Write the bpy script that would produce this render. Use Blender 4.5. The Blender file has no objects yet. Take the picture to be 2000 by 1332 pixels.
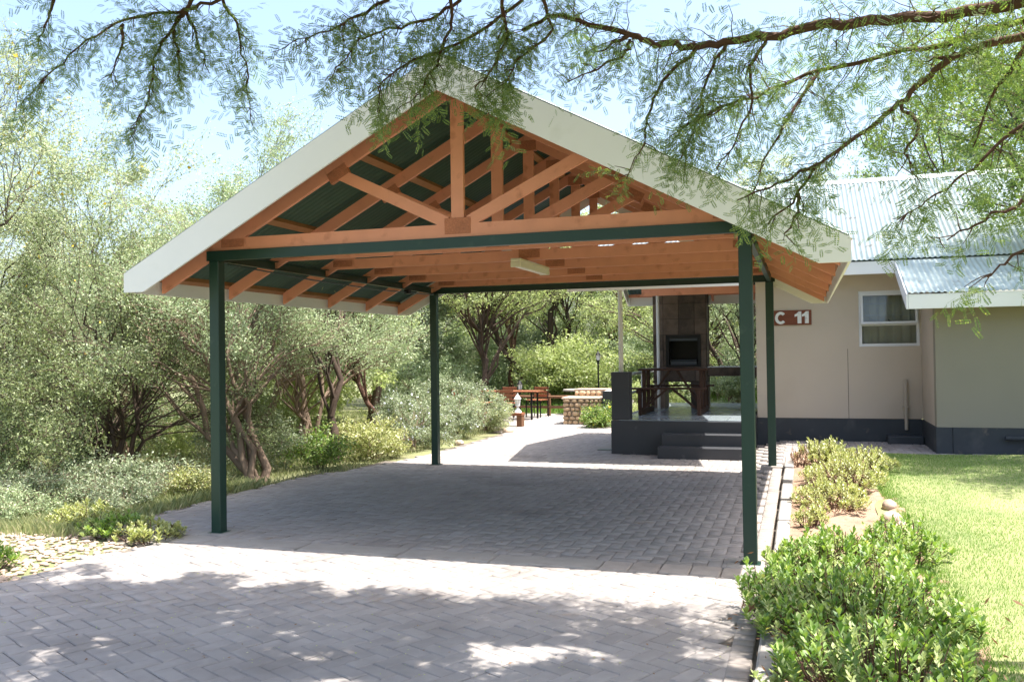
import bpy, bmesh, math, random
import numpy as np
from mathutils import Vector, Matrix
SC = bpy.context.scene
COL = SC.collection
rng = np.random.default_rng(11)
random.seed(5)
PI = math.pi

# ------------------------------------------------------------------ camera
CAMP = Vector((5.111, -6.875, 1.6)); YAW, PITCH, ROLL = 0.3177, 0.0141, -0.0139
def cam_axes():
    cy, sy, cp, sp = math.cos(YAW), math.sin(YAW), math.cos(PITCH), math.sin(PITCH)
    f = Vector((-sy*cp, cy*cp, sp)); r = Vector((cy, sy, 0)); u = r.cross(f)
    cr, sr = math.cos(ROLL), math.sin(ROLL)
    return cr*r + sr*u, -sr*r + cr*u, f
_r, _u, _f = cam_axes()
cd = bpy.data.cameras.new('camera'); cam = bpy.data.objects.new('camera', cd); COL.objects.link(cam)
M = Matrix.Identity(4)
for i in range(3):
    M[i][0] = _r[i]; M[i][1] = _u[i]; M[i][2] = -_f[i]; M[i][3] = CAMP[i]
cam.matrix_world = M
cd.sensor_width = 36; cd.lens = 1726.7/2000*36; cd.clip_start = .05; cd.clip_end = 2000
SC.camera = cam
# ------------------------------------------------------------------ world + sun
W = bpy.data.worlds.new('World'); SC.world = W; W.use_nodes = True
nt = W.node_tree; nt.nodes.clear()
sky = nt.nodes.new('ShaderNodeTexSky'); sky.sky_type = 'NISHITA'; sky.sun_disc = False
SUN_ELEV = math.radians(70.6); SUN_AZ = math.radians(88)       # azimuth measured from +Y towards +X
sky.sun_elevation = SUN_ELEV; sky.sun_rotation = SUN_AZ
sky.air_density = 1.1; sky.dust_density = 4.0; sky.ozone_density = 2.0; sky.altitude = 0
bg = nt.nodes.new('ShaderNodeBackground'); bg.inputs['Strength'].default_value = 0.12
wo = nt.nodes.new('ShaderNodeOutputWorld')
nt.links.new(sky.outputs[0], bg.inputs[0]); nt.links.new(bg.outputs[0], wo.inputs[0])
sd = bpy.data.lights.new('sun', 'SUN'); sd.energy = 3.4; sd.angle = math.radians(0.5); sd.color = (1, .955, .89)
sun = bpy.data.objects.new('sun', sd); COL.objects.link(sun)
sdir = Vector((math.sin(SUN_AZ)*math.cos(SUN_ELEV), math.cos(SUN_AZ)*math.cos(SUN_ELEV), math.sin(SUN_ELEV)))
sun.rotation_euler = sdir.to_track_quat('Z', 'Y').to_euler(); sun.location = (20, 0, 40)
SC.view_settings.view_transform = 'Standard'; SC.view_settings.look = 'None'
SC.view_settings.exposure = 1.82; SC.view_settings.gamma = 1
SC.render.engine = 'CYCLES'
cy = SC.cycles; cy.use_denoising = True; cy.max_bounces = 7; cy.diffuse_bounces = 4; cy.glossy_bounces = 2
cy.transmission_bounces = 4; cy.transparent_max_bounces = 8; cy.caustics_reflective = False; cy.caustics_refractive = False
try: cy.denoiser = 'OPENIMAGEDENOISE'
except Exception: pass

# ------------------------------------------------------------------ materials
MAT = {}
def mat(name, col, rough=.7, var=.12, scale=6, bump=.1, bscale=None, col2=None, metal=0, spec=.3, stretch=None, isl=0, dirt=None, world=False, dirt2=None):
    """procedural principled: two noise octaves shift the base colour, fine noise gives relief"""
    m = bpy.data.materials.new(name); m.use_nodes = True; MAT[name] = m
    t = m.node_tree; N = t.nodes; Lk = t.links.new
    b = N['Principled BSDF']; b.inputs['Roughness'].default_value = rough; b.inputs['Metallic'].default_value = metal
    b.inputs['Specular IOR Level'].default_value = spec
    tc = N.new('ShaderNodeNewGeometry' if world else 'ShaderNodeTexCoord'); src = tc.outputs['Position' if world else 'Object']
    if stretch:
        mp = N.new('ShaderNodeMapping'); mp.inputs['Scale'].default_value = stretch; Lk(src, mp.inputs[0]); src = mp.outputs[0]
    n1 = N.new('ShaderNodeTexNoise'); n1.inputs['Scale'].default_value = scale; n1.inputs['Detail'].default_value = 6; Lk(src, n1.inputs[0])
    n2 = N.new('ShaderNodeTexNoise'); n2.inputs['Scale'].default_value = scale*.17; n2.inputs['Detail'].default_value = 3; Lk(src, n2.inputs[0])
    add = N.new('ShaderNodeMath'); add.operation = 'ADD'; Lk(n1.outputs[0], add.inputs[0]); Lk(n2.outputs[0], add.inputs[1])
    fac = add.outputs[0]
    if isl:
        g = N.new('ShaderNodeNewGeometry'); oi = N.new('ShaderNodeObjectInfo')
        a2 = N.new('ShaderNodeMath'); a2.operation = 'ADD'; Lk(g.outputs['Random Per Island'], a2.inputs[0]); Lk(oi.outputs['Random'], a2.inputs[1])
        fr = N.new('ShaderNodeMath'); fr.operation = 'FRACT'; Lk(a2.outputs[0], fr.inputs[0])
        ml = N.new('ShaderNodeMath'); ml.operation = 'MULTIPLY_ADD'; ml.inputs[1].default_value = isl; Lk(fr.outputs[0], ml.inputs[0]); Lk(fac, ml.inputs[2]); 
        sb = N.new('ShaderNodeMath'); sb.operation = 'SUBTRACT'; Lk(ml.outputs[0], sb.inputs[0]); sb.inputs[1].default_value = isl*.5; fac = sb.outputs[0]
    mr = N.new('ShaderNodeMapRange'); mr.inputs['From Min'].default_value = .6; mr.inputs['From Max'].default_value = 1.4; Lk(fac, mr.inputs[0])
    mx = N.new('ShaderNodeMix'); mx.data_type = 'RGBA'
    c1 = tuple(c*(1-var) for c in col); c2 = col2 or tuple(min(1, c*(1+var)) for c in col)
    mx.inputs['A'].default_value = (*c1, 1); mx.inputs['B'].default_value = (*c2, 1)
    Lk(mr.outputs[0], mx.inputs['Factor']); out = mx.outputs['Result']
    for dirt in [q for q in (dirt, dirt2) if q]:
        n3 = N.new('ShaderNodeTexNoise'); n3.inputs['Scale'].default_value = dirt[1]; n3.inputs['Detail'].default_value = 8; Lk(src, n3.inputs[0])
        m3 = N.new('ShaderNodeMapRange'); m3.inputs['From Min'].default_value = dirt[2]; m3.inputs['From Max'].default_value = dirt[2]+.12; Lk(n3.outputs[0], m3.inputs[0])
        m3.inputs['To Max'].default_value = dirt[3]
        x3 = N.new('ShaderNodeMix'); x3.data_type = 'RGBA'; Lk(m3.outputs[0], x3.inputs['Factor']); Lk(out, x3.inputs['A']); x3.inputs['B'].default_value = (*dirt[0], 1); out = x3.outputs['Result']
    Lk(out, b.inputs['Base Color'])
    if bump:
        nb = N.new('ShaderNodeTexNoise'); nb.inputs['Scale'].default_value = bscale or scale*12; nb.inputs['Detail'].default_value = 4; Lk(src, nb.inputs[0])
        bm = N.new('ShaderNodeBump'); bm.inputs['Strength'].default_value = bump; bm.inputs['Distance'].default_value = .01; Lk(nb.outputs[0], bm.inputs['Height']); Lk(bm.outputs[0], b.inputs['Normal'])
    return m
def leafmat(name, ca, cb, trans=.4, gloss=.06, cc=None):
    m = bpy.data.materials.new(name); m.use_nodes = True; MAT[name] = m
    t = m.node_tree; N = t.nodes; Lk = t.links.new; N.clear()
    g = N.new('ShaderNodeNewGeometry'); rp = N.new('ShaderNodeValToRGB'); Lk(g.outputs['Random Per Island'], rp.inputs[0])
    rp.color_ramp.elements[0].color = (*ca, 1); rp.color_ramp.elements[1].color = (*cb, 1)
    if cc:
        e = rp.color_ramp.elements.new(.93); e.color = (*cb, 1); rp.color_ramp.elements[2].color = (*cc, 1)
    d = N.new('ShaderNodeBsdfDiffuse'); tr = N.new('ShaderNodeBsdfTranslucent'); gl = N.new('ShaderNodeBsdfGlossy'); gl.inputs['Roughness'].default_value = .55
    hs = N.new('ShaderNodeHueSaturation'); hs.inputs['Value'].default_value = 1.25; hs.inputs['Saturation'].default_value = 1.15; Lk(rp.outputs[0], hs.inputs['Color'])
    Lk(rp.outputs[0], d.inputs[0]); Lk(hs.outputs[0], tr.inputs[0])
    m1 = N.new('ShaderNodeMixShader'); m1.inputs[0].default_value = trans; Lk(d.outputs[0], m1.inputs[1]); Lk(tr.outputs[0], m1.inputs[2])
    m2 = N.new('ShaderNodeMixShader'); m2.inputs[0].default_value = gloss; Lk(m1.outputs[0], m2.inputs[1]); Lk(gl.outputs[0], m2.inputs[2])
    o = N.new('ShaderNodeOutputMaterial'); Lk(m2.outputs[0], o.inputs[0]); return m

mat('salmon', (.78,.33,.205), .55, .10, 5, .12, 60, stretch=(1,1,1), dirt=((.42,.14,.07),7,.60,.5))
mat('nail_plate', (.52,.19,.10), .45, .25, 70, .9, 120)
mat('green_steel', (.014,.044,.031), .38, .12, 4, .03, 80, spec=.45, dirt=((.05,.085,.06),9,.62,.4))
mat('sheet_under', (.065,.118,.105), .42, .12, 3, .02, spec=.4)
mat('sheet_top', (.56,.64,.63), .38, .10, 3, .02, dirt=((.16,.09,.05),5,.64,.6))
mat('white_board', (.83,.83,.81), .5, .035, 2, .03, 90, dirt=((.58,.56,.5),2.2,.63,.35))
mat('purlin_wood', (.40,.19,.085), .7, .2, 8, .15)
mat('plaster', (.54,.46,.37), .85, .06, 1.1, .35, 160, dirt=((.46,.38,.29),.8,.54,.4), dirt2=((.40,.33,.26),3.5,.66,.4))
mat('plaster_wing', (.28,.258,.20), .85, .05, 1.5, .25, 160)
mat('plinth', (.042,.048,.055), .6, .15, 3, .2, 120, dirt=((.10,.10,.10),2.5,.58,.5), dirt2=((.17,.14,.11),7,.66,.6))
mat('patio_paint', (.05,.052,.058), .5, .12, 3, .12, 100, dirt=((.16,.155,.15),6,.68,.5))
mat('floor_tile', (.26,.30,.33), .22, .12, 3, .03, isl=.5, spec=.5)
mat('slate_tile', (.085,.062,.05), .5, .35, 9, .35, 40, isl=.7, col2=(.16,.115,.09))
mat('grout', (.05,.045,.04), .9, .1, 20, .1)
mat('black_steel', (.008,.008,.009), .45, .1, 5, .05)
mat('steel_grey', (.06,.07,.08), .4, .1, 5, .05)
mat('table_wood', (.05,.022,.014), .5, .3, 6, .15, stretch=(1,8,8))
mat('chair_wood', (.24,.09,.045), .5, .25, 8, .1, isl=.5)
mat('sign_wood', (.17,.05,.024), .5, .25, 7, .1, stretch=(1,1,9))
mat('letter_white', (.72,.72,.7), .5, .12, 25, .1, dirt=((.35,.34,.33),16,.57,.8))
mat('rail_paint', (.55,.56,.57), .45, .05, 5, .05)
mat('pole_cream', (.72,.68,.6), .5, .05, 5, .05)
mat('alu_white', (.72,.73,.74), .4, .03, 5, .02)
mat('pipe_beige', (.42,.36,.29), .5, .05, 5, .03)
mat('lamp_plastic', (.78,.72,.55), .35, .06, 6, .02)
mat('paver', (.33,.30,.28), .9, .15, 9, .5, 150, isl=.4, dirt=((.19,.165,.15),.9,.56,.45), dirt2=((.30,.19,.10),2.3,.67,.55), world=True)
mat('paver_edge', (.33,.29,.26), .9, .15, 9, .4, 150, isl=.5)
mat('joint_sand', (.17,.145,.12), 1, .3, 30, .3)
mat('concrete', (.33,.305,.28), .9, .14, 5, .4, 90, dirt=((.2,.18,.16),3,.58,.6))
mat('soil', (.30,.20,.14), 1, .3, 6, .6, 60, dirt=((.16,.10,.07),9,.58,.7))
mat('earth', (.24,.205,.125), 1, .3, 1.5, .6, 30, col2=(.20,.235,.10), dirt=((.13,.09,.055),3,.6,.7))
mat('lawn_soil', (.15,.22,.07), 1, .3, 1.2, .5, 60, col2=(.34,.33,.16))
mat('bark_dark', (.075,.052,.038), .9, .35, 8, .8, 30, stretch=(1,1,.25))
mat('bark_brown', (.21,.15,.108), .9, .3, 8, .7, 30, stretch=(1,1,.25))
mat('bark_red', (.11,.06,.042), .9, .3, 14, .6, 50)
mat('stone_tan', (.42,.30,.19), .9, .25, 8, .6, 30, isl=.7)
mat('stone_pale', (.46,.35,.27), .9, .2, 8, .6, 30, isl=.6)
mat('mortar', (.34,.28,.22), 1, .15, 20, .4)
mat('wall_white', (.72,.69,.64), .8, .06, 3, .2)
mat('timber_fence', (.17,.085,.045), .75, .25, 8, .2)
mat('lantern_glass', (.75,.75,.72), .15, .03, 5, 0)
mat('curtain', (.8,.76,.66), .9, .1, 6, .1)
mat('room_dark', (.05,.045,.04), .9, .1, 3, 0)
mat('flower_yellow', (.75,.5,.03), .7, .2, 10, 0)
mat('petal_white', (.72,.75,.85), .7, .1, 10, 0)
def glassmat():
    m = bpy.data.materials.new('window_glass'); m.use_nodes = True; MAT['window_glass'] = m
    t = m.node_tree; N = t.nodes; N.clear(); Lk = t.links.new
    tr = N.new('ShaderNodeBsdfTransparent'); tr.inputs[0].default_value = (.8,.82,.8,1); gl = N.new('ShaderNodeBsdfGlossy'); gl.inputs['Roughness'].default_value = .03
    nz = N.new('ShaderNodeTexNoise'); nz.inputs['Scale'].default_value = 2.5; bp = N.new('ShaderNodeBump'); bp.inputs['Strength'].default_value = .03; Lk(nz.outputs[0], bp.inputs['Height']); Lk(bp.outputs[0], gl.inputs['Normal'])
    fr = N.new('ShaderNodeFresnel'); fr.inputs[0].default_value = 1.5; mx = N.new('ShaderNodeMixShader'); Lk(fr.outputs[0], mx.inputs[0]); Lk(tr.outputs[0], mx.inputs[1]); Lk(gl.outputs[0], mx.inputs[2])
    o = N.new('ShaderNodeOutputMaterial'); Lk(mx.outputs[0], o.inputs[0])
glassmat()
leafmat('leaf_acacia', (.10,.175,.045), (.235,.315,.085), .5, .05, (.42,.44,.12))
leafmat('leaf_acacia_yellow', (.27,.33,.18), (.50,.54,.31), .42, .04, (.58,.56,.33))
leafmat('leaf_olive', (.24,.31,.16), (.44,.52,.29), .38, .05, (.56,.60,.40))
leafmat('leaf_dark', (0.115,0.154,0.061), (0.290,0.341,0.145), .35, .05)
leafmat('leaf_grey', (0.200,0.250,0.140), (0.360,0.420,0.250), .35, .05, (0.500,0.520,0.450))
leafmat('leaf_back', (0.275,0.341,0.132), (0.517,0.583,0.253), .45, .05)
leafmat('leaf_succulent', (0.100,0.200,0.040), (0.320,0.440,0.100), .35, .06, (0.500,0.500,0.160))
leafmat('leaf_pale', (0.288,0.336,0.096), (0.504,0.516,0.204), .35, .10, (0.600,0.564,0.312))
leafmat('leaf_dry', (0.200,0.110,0.060), (0.360,0.220,0.130), .2, .03)
leafmat('blade_lawn', (.11,.24,.045), (.25,.37,.085), .4, .04, (.45,.43,.2))
leafmat('blade_wild', (0.200,0.250,0.100), (0.460,0.470,0.240), .4, .04, (0.600,0.550,0.340))

# ------------------------------------------------------------------ helpers
def obj(name, verts, faces, m, parent=None, smooth=False):
    me = bpy.data.meshes.new(name); me.from_pydata([tuple(v) for v in verts], [], faces); me.update()
    ms = m if isinstance(m, (list, tuple)) else [m]
    for q in ms: me.materials.append(MAT[q])
    if smooth:
        me.shade_smooth()
    o = bpy.data.objects.new(name, me); COL.objects.link(o)
    if parent is not None: o.parent = parent
    return o
def npobj(name, V, F, m, parent=None, smooth=False):
    """fast mesh from numpy arrays; F is (n,k)"""
    V = np.asarray(V, np.float32); F = np.asarray(F, np.int32); k = F.shape[1]
    me = bpy.data.meshes.new(name); me.vertices.add(len(V)); me.vertices.foreach_set('co', V.ravel())
    me.loops.add(F.size); me.loops.foreach_set('vertex_index', F.ravel())
    me.polygons.add(len(F)); me.polygons.foreach_set('loop_start', np.arange(0, F.size, k, dtype=np.int32))
    if smooth: me.polygons.foreach_set('use_smooth', np.ones(len(F), bool))
    me.materials.append(MAT[m]); me.update(calc_edges=True)
    o = bpy.data.objects.new(name, me); COL.objects.link(o)
    if parent is not None: o.parent = parent
    return o
def thing(name, label, cat, loc=(0,0,0), group=None):
    o = bpy.data.objects.new(name, None); COL.objects.link(o); o.empty_display_size = .1
    o.location = loc; o['label'] = label; o['category'] = cat
    if group: o['group'] = group
    return o
def tag(o, label, cat, group=None, kind=None):
    o['label'] = label; o['category'] = cat
    if group: o['group'] = group
    if kind: o['kind'] = kind
    return o
class MB:
    """collects boxes, prisms, tubes (in the parent's local space) into one mesh"""
    def __init__(s): s.v = []; s.f = []
    def add(s, V, F):
        n = len(s.v); s.v += [tuple(q) for q in V]; s.f += [tuple(i+n for i in q) for q in F]; return s
    def box(s, x0, x1, y0, y1, z0, z1):
        V = [(x0,y0,z0),(x1,y0,z0),(x1,y1,z0),(x0,y1,z0),(x0,y0,z1),(x1,y0,z1),(x1,y1,z1),(x0,y1,z1)]
        return s.add(V, [(0,3,2,1),(4,5,6,7),(0,1,5,4),(1,2,6,5),(2,3,7,6),(3,0,4,7)])
    def bbox(s, x0, x1, y0, y1, z0, z1, b=.004):
        """box with a small chamfer on all edges (via bmesh)"""
        bm = bmesh.new(); bmesh.ops.create_cube(bm, size=1)
        for v in bm.verts: v.co = Vector(((x0+x1)/2+v.co.x*(x1-x0), (y0+y1)/2+v.co.y*(y1-y0), (z0+z1)/2+v.co.z*(z1-z0)))
        bmesh.ops.bevel(bm, geom=list(bm.edges), offset=b, segments=1, affect='EDGES')
        bm.verts.index_update(); s.add([v.co[:] for v in bm.verts], [[v.index for v in f.verts] for f in bm.faces]); bm.free(); return s
    def prism(s, poly, a0, a1, axis='y'):
        """polygon in the plane across the axis, extruded from a0 to a1 (axis y: poly=(x,z); x: (y,z); z: (x,y))"""
        n = len(poly)
        mk = {'y': lambda p, a: (p[0], a, p[1]), 'x': lambda p, a: (a, p[0], p[1]), 'z': lambda p, a: (p[0], p[1], a)}[axis]
        V = [mk(p, a0) for p in poly] + [mk(p, a1) for p in poly]
        F = [tuple(range(n)), tuple(range(2*n-1, n-1, -1))] + [(i, i+n, (i+1)%n+n, (i+1)%n) for i in range(n)]
        return s.add(V, F)
    def bar(s, a, b, w, h, up=(0,0,1)):
        a = Vector(a); b = Vector(b); d = (b-a).normalized(); up = Vector(up)
        if abs(d.dot(up)) > .95: up = Vector((0,1,0))
        r = d.cross(up).normalized()*w/2; u = r.cross(d).normalized()*h/2
        V = [a-r-u, a+r-u, a+r+u, a-r+u, b-r-u, b+r-u, b+r+u, b-r+u]
        return s.add(V, [(0,1,2,3),(7,6,5,4),(0,4,5,1),(1,5,6,2),(2,6,7,3),(3,7,4,0)])
    def tube(s, pts, rad, n=8, cap=True):
        V, F = tube_np(pts, rad, n); s.add(V.tolist(), F.tolist())
        if cap:
            k = len(s.v); m = len(pts)*n
            s.f.append(tuple(range(k-m+n-1, k-m-1, -1))); s.f.append(tuple(range(k-n, k)))
        return s
    def lathe(s, prof, cx=0, cy=0, n=12):
        V = []; F = []
        for r, z in prof:
            for i in range(n): V.append((cx+r*math.cos(2*PI*i/n), cy+r*math.sin(2*PI*i/n), z))
        for j in range(len(prof)-1):
            for i in range(n): F.append((j*n+i, j*n+(i+1)%n, (j+1)*n+(i+1)%n, (j+1)*n+i))
        F.append(tuple(range(n-1,-1,-1))); F.append(tuple(range((len(prof)-1)*n, len(prof)*n)))
        return s.add(V, F)
    def build(s, name, m, parent=None, smooth=False):
        return obj(name, s.v, s.f, m, parent, smooth)
def tube_np(pts, rad, n):
    P = np.asarray(pts, float); m = len(P); rad = np.broadcast_to(np.asarray(rad, float), (m,))
    T = np.gradient(P, axis=0); T /= np.linalg.norm(T, axis=1, keepdims=True)+1e-9
    ref = np.array([0.13,.31,.94]); 
    if abs(T[0]@ref) > .9: ref = np.array([.9,.3,.1])
    A = np.cross(T, ref); A /= np.linalg.norm(A, axis=1, keepdims=True)+1e-9; B = np.cross(T, A)
    ang = np.arange(n)*2*PI/n
    V = (P[:,None]+rad[:,None,None]*(np.cos(ang)[None,:,None]*A[:,None]+np.sin(ang)[None,:,None]*B[:,None])).reshape(-1,3)
    i = np.arange(n); j = np.arange(m-1)[:,None]
    F = np.stack([j*n+i, j*n+(i+1)%n, (j+1)*n+(i+1)%n, (j+1)*n+i], -1).reshape(-1,4)
    return V, F
def copy_tree(o, parent=None):
    c = o.copy(); COL.objects.link(c); c.parent = parent
    for ch in list(o.children): copy_tree(ch, c)
    return c
def sstep(a, b, x):
    t = np.clip((np.asarray(x, float)-a)/(b-a), 0, 1); return t*t*(3-2*t)
def gz(x, y):
    """height of the paving and garden"""
    return .10*sstep(4.3, 4.9, x)*sstep(1.5, 5, y)
def inpoly(x, y, poly):
    x = np.asarray(x); y = np.asarray(y); c = np.zeros(x.shape, bool); n = len(poly)
    for i in range(n):
        x1, y1 = poly[i]; x2, y2 = poly[(i+1) % n]
        if y1 == y2: continue
        c ^= ((y1 > y) != (y2 > y)) & (x < (x2-x1)*(y-y1)/(y2-y1)+x1)
    return c
def corr_sheet(name, origin, along, down, width, length, parent, pitch=.076, amp=.009, off=.003):
    """corrugated sheet: waves across 'along', running down the slope; own top and under side"""
    o = np.array(origin, float); a = np.array(along, float); d = np.array(down, float); nrm = np.cross(a, d); nrm /= np.linalg.norm(nrm)
    if nrm[2] < 0: nrm = -nrm
    pitch = width/max(1, round(width/pitch)); k = int(round(width/pitch*6)); s = np.linspace(0, width, k+1); wv = amp*np.sin(2*PI*s/pitch)
    top = o+s[:,None]*a+wv[:,None]*nrm; bot = top-nrm*off
    V = np.concatenate([top, top+d*length, bot, bot+d*length]); n = k+1; i = np.arange(k)
    Ft = np.stack([i, i+1, i+1+n, i+n], 1); Fb = Ft+2*n; e = np.stack([i, i+1, i+1+2*n, i+2*n], 1); e2 = e+n
    F = np.concatenate([Ft, Fb, e, e2]); ob = npobj(name, V, F, 'sheet_top', parent)
    ob.data.materials.append(MAT['sheet_under']); idx = np.zeros(len(F), np.int32); idx[k:] = 1; ob.data.polygons.foreach_set('material_index', idx)
    return ob

# ================================================================== GROUND
def ground_sheet():
    n = 150; u = np.linspace(-1, 1, n); g = np.sign(u)*np.abs(u)**2.6*160
    X, Y = np.meshgrid(g, g+6, indexing='ij')
    Z = -.03 + .10*np.sin(X*.5+1)*np.sin(Y*.37)*sstep(2.2, 7, -X)+.0*X
    Z += 1.2*sstep(14, 80, np.hypot(X, Y-6)) - .25*sstep(1.6, 5, -X)*(1-sstep(8, 14, Y))
    i, j = np.meshgrid(np.arange(n-1), np.arange(n-1), indexing='ij'); a = (i*n+j).ravel()
    o = npobj('ground', np.stack([X, Y, Z], -1).reshape(-1,3), np.stack([a, a+n, a+n+1, a+1], 1), 'earth', smooth=True)
    o['kind'] = 'structure'
    return o
ground_sheet()
def gnd(x, y):
    return float(-.03+.10*math.sin(x*.5+1)*math.sin(y*.37)*sstep(2.2, 7, -x)-.25*sstep(1.6, 5, -x)*(1-sstep(8, 14, y))+1.2*sstep(14, 80, math.hypot(x, y-6)))

# ---- paving: sand bed, then blocks
PAVE = [(-2.6,-6), (-1.9,-3.2), (-.35,-2.2), (-.40,-1.2), (-.28,-.6), (-.95,-.05), (-1.12,.2), (-1.2,.8), (-1.28,1.8), (-1.24,2.6), (-1.2,3.5),
        (-.92,4.4), (-.70,5.65), (-.6,6.4), (-.53,9.5), (-.85,11.3), (-2.9,12.2), (-3.2,15.6), (2.2,15.6), (2.2,6.9), (4.37,6.9), (4.37,8.5), (6.9,8.5), (6.9,6.95), (12,6.95), (12,6.25), (5.6,6.25), (4.84,5.4), (4.84,-6)]
pav = bpy.data.objects.new('paving', None)
def paving():
    xs = np.arange(-3.4, 12.2, .3); ys = np.arange(-6, 15.8, .3)
    V = []; F = []
    for x in xs:
        for y in ys:
            if inpoly(np.array(x+.15), np.array(y+.15), PAVE) or inpoly(np.array(x), np.array(y), PAVE) or inpoly(np.array(x+.3), np.array(y+.3), PAVE):
                k = len(V); V += [(x+a, y+b, float(gz(x+a, y+b))-.016) for a, b in ((0,0),(.3,0),(.3,.3),(0,.3))]; F.append((k,k+1,k+2,k+3))
    o = obj('paving', V, F, 'joint_sand'); o['kind'] = 'structure'
    # block template: 200 x 100 mm, chamfered top
    def tmpl(L, Wd, j=.004, c=.006, h=.05):
        a, b = L/2-j/2, Wd/2-j/2
        V = [(-a,-b,-h),(a,-b,-h),(a,b,-h),(-a,b,-h),(-a,-b,-c),(a,-b,-c),(a,b,-c),(-a,b,-c),(-a+c,-b+c,0),(a-c,-b+c,0),(a-c,b-c,0),(-a+c,b-c,0)]
        F = [(8,9,10,11),(4,5,9,8),(5,6,10,9),(6,7,11,10),(7,4,8,11),(0,1,5,4),(1,2,6,5),(2,3,7,6),(3,0,4,7)]
        return np.array(V), np.array(F)
    P = []
    def herring(ang, region, x0, x1, y0, y1):
        u = .105; ca, sa = math.cos(ang), math.sin(ang); R = int(max(x1-x0, y1-y0)/u*1.5)
        cx, cy_ = (x0+x1)/2, (y0+y1)/2
        for i in range(-R, R):
            for j in range(-R, R):
                k = (i-j) % 4
                if k == 0: c = (i+1, j+.5, 0)
                elif k == 3: c = (i+.5, j+1, PI/2)
                else: continue
                lx, ly = c[0]*u, c[1]*u
                x = cx+ca*lx-sa*ly; y = cy_+sa*lx+ca*ly
                if x0 < x < x1 and y0 < y < y1 and region(x, y): P.append((x, y, c[2]+ang))
    inner = lambda x, y: bool(inpoly(np.array(x), np.array(y), PAVE))
    herring(math.radians(-26), lambda x, y: x < 4.75 and inner(x, y), -2.6, 4.75, -4.6, -.40)
    herring(0, lambda x, y: inner(x, y) and (x < 4.71 or y > 5.05), -3.2, 12, -.18, 15.6)
    P = np.array(P); n0 = len(P)
    T, TF = tmpl(.21, .105)
    z = gz(P[:,0], P[:,1])+rng.normal(0, .0016, n0); rot = P[:,2]+rng.normal(0, .006, n0)
    tx = rng.normal(0, .008, n0); ty = rng.normal(0, .008, n0)
    # the 300 that show largest become objects
    d = P[:,:2]-np.array(CAMP[:2]); fw = d@np.array([_f.x, _f.y]); rt = d@np.array([_r.x, _r.y])
    vis = (fw > 3.95) & (np.abs(rt/fw) < .60); order = np.argsort(np.where(vis, fw, 1e9))[:290]; sel = np.zeros(n0, bool); sel[order] = True
    me = bpy.data.meshes.new('paver'); me.from_pydata(T.tolist(), [], TF.tolist()); me.materials.append(MAT['paver'])
    for i in order:
        q = bpy.data.objects.new('paver', me); q.location = (P[i,0], P[i,1], z[i]); q.rotation_euler = (tx[i], ty[i], rot[i]); COL.objects.link(q); q.parent = o
    k = ~sel; m = k.sum(); c, s_ = np.cos(rot[k]), np.sin(rot[k])
    X = P[k,0][:,None]+c[:,None]*T[:,0]-s_[:,None]*T[:,1]; Y = P[k,1][:,None]+s_[:,None]*T[:,0]+c[:,None]*T[:,1]
    Z = z[k][:,None]+T[:,2]+tx[k][:,None]*T[:,1]-ty[k][:,None]*T[:,0]
    f = npobj('paver_field', np.stack([X, Y, Z], -1).reshape(-1,3), (TF[None]+12*np.arange(m)[:,None,None]).reshape(-1,4), 'paver', o); f['kind'] = 'stuff'
    # header course along the kerb and the flush concrete strip across the carport mouth
    E, EF = tmpl(.12, .10); pts = [(4.775, y, gz(4.775, y)+.007) for y in np.arange(-4.5, 5.0, .101)]
    V = np.concatenate([E+np.array(q)+[0,0,rng.normal(0,.0015)] for q in pts]); f = npobj('edge_course', V, (EF[None]+12*np.arange(len(pts))[:,None,None]).reshape(-1,4), 'paver_edge', o); f['kind'] = 'stuff'
    x = -.62
    while x < 4.65:
        L = random.uniform(.55, .95) if x < 3.6 else .22
        L = min(L, 4.70-x); mb = MB().bbox(-L/2+.004, L/2-.004, -.135, .135, -.05, 0, .008)
        q = mb.build('edging_slab', 'concrete' if L > .3 else 'paver_edge', o); q.location = (x+L/2, -.335+random.uniform(-.006, .006), .0085+random.uniform(-.001,.001)); q.rotation_euler = (0, random.uniform(-.004,.004), random.uniform(-.006,.006)); x += L
    # post footings
    for (x, y) in ((0,0),(4.712,0)):
        q = MB().bbox(-.17,.17,-.15,.15,-.05,.004,.004).build('post_footing', 'concrete', o); q.location = (x, y, .002)
    q = MB().bbox(-.14,.14,-.14,.14,-.05,.004,.004).build('post_footing', 'concrete', o); q.location = (4.712, 5.042, .105)
    q = MB().box(-.13,.13,-.09,.09,-.03,.004).build('drain_cover', 'steel_grey', o); q.location = (2.02, 7.4, .006)
    return o
paving()

# ---- kerb, bed, lawn
def kerbs():
    y = -3.6; i = 0
    while y < 5.1:
        L = .98
        q = MB().bbox(-.055, .055, -L/2+.006, L/2-.006, -.12, .055, .012).build('kerb_stone', 'concrete')
        q.location = (4.925+random.uniform(-.004,.004), y+L/2, float(gz(4.925, y+L/2))+.035+random.uniform(-.004,.004)); q.rotation_euler = (random.uniform(-.006,.006), random.uniform(-.02,.02), random.uniform(-.006,.006))
        i += 1; tag(q, KL[min(i-1, len(KL)-1)], 'kerb', 'concrete kerb stones edging the flower bed'); y += 1.0
KL = ['concrete kerb stone at the bottom picture edge by the big shrub', 'concrete kerb stone under the near end of the large green shrub', 'concrete kerb stone hidden by the middle of the large green shrub',
      'concrete kerb stone beside the foot of the near right carport post', 'sunlit concrete kerb stone just beyond the near right carport post', 'concrete kerb stone beside the patch of bare soil', 'concrete kerb stone where the pale shrubs begin', 'concrete kerb stone beside the middle of the pale shrubs', 'farthest concrete kerb stone beside the far right carport post']
kerbs()
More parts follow.
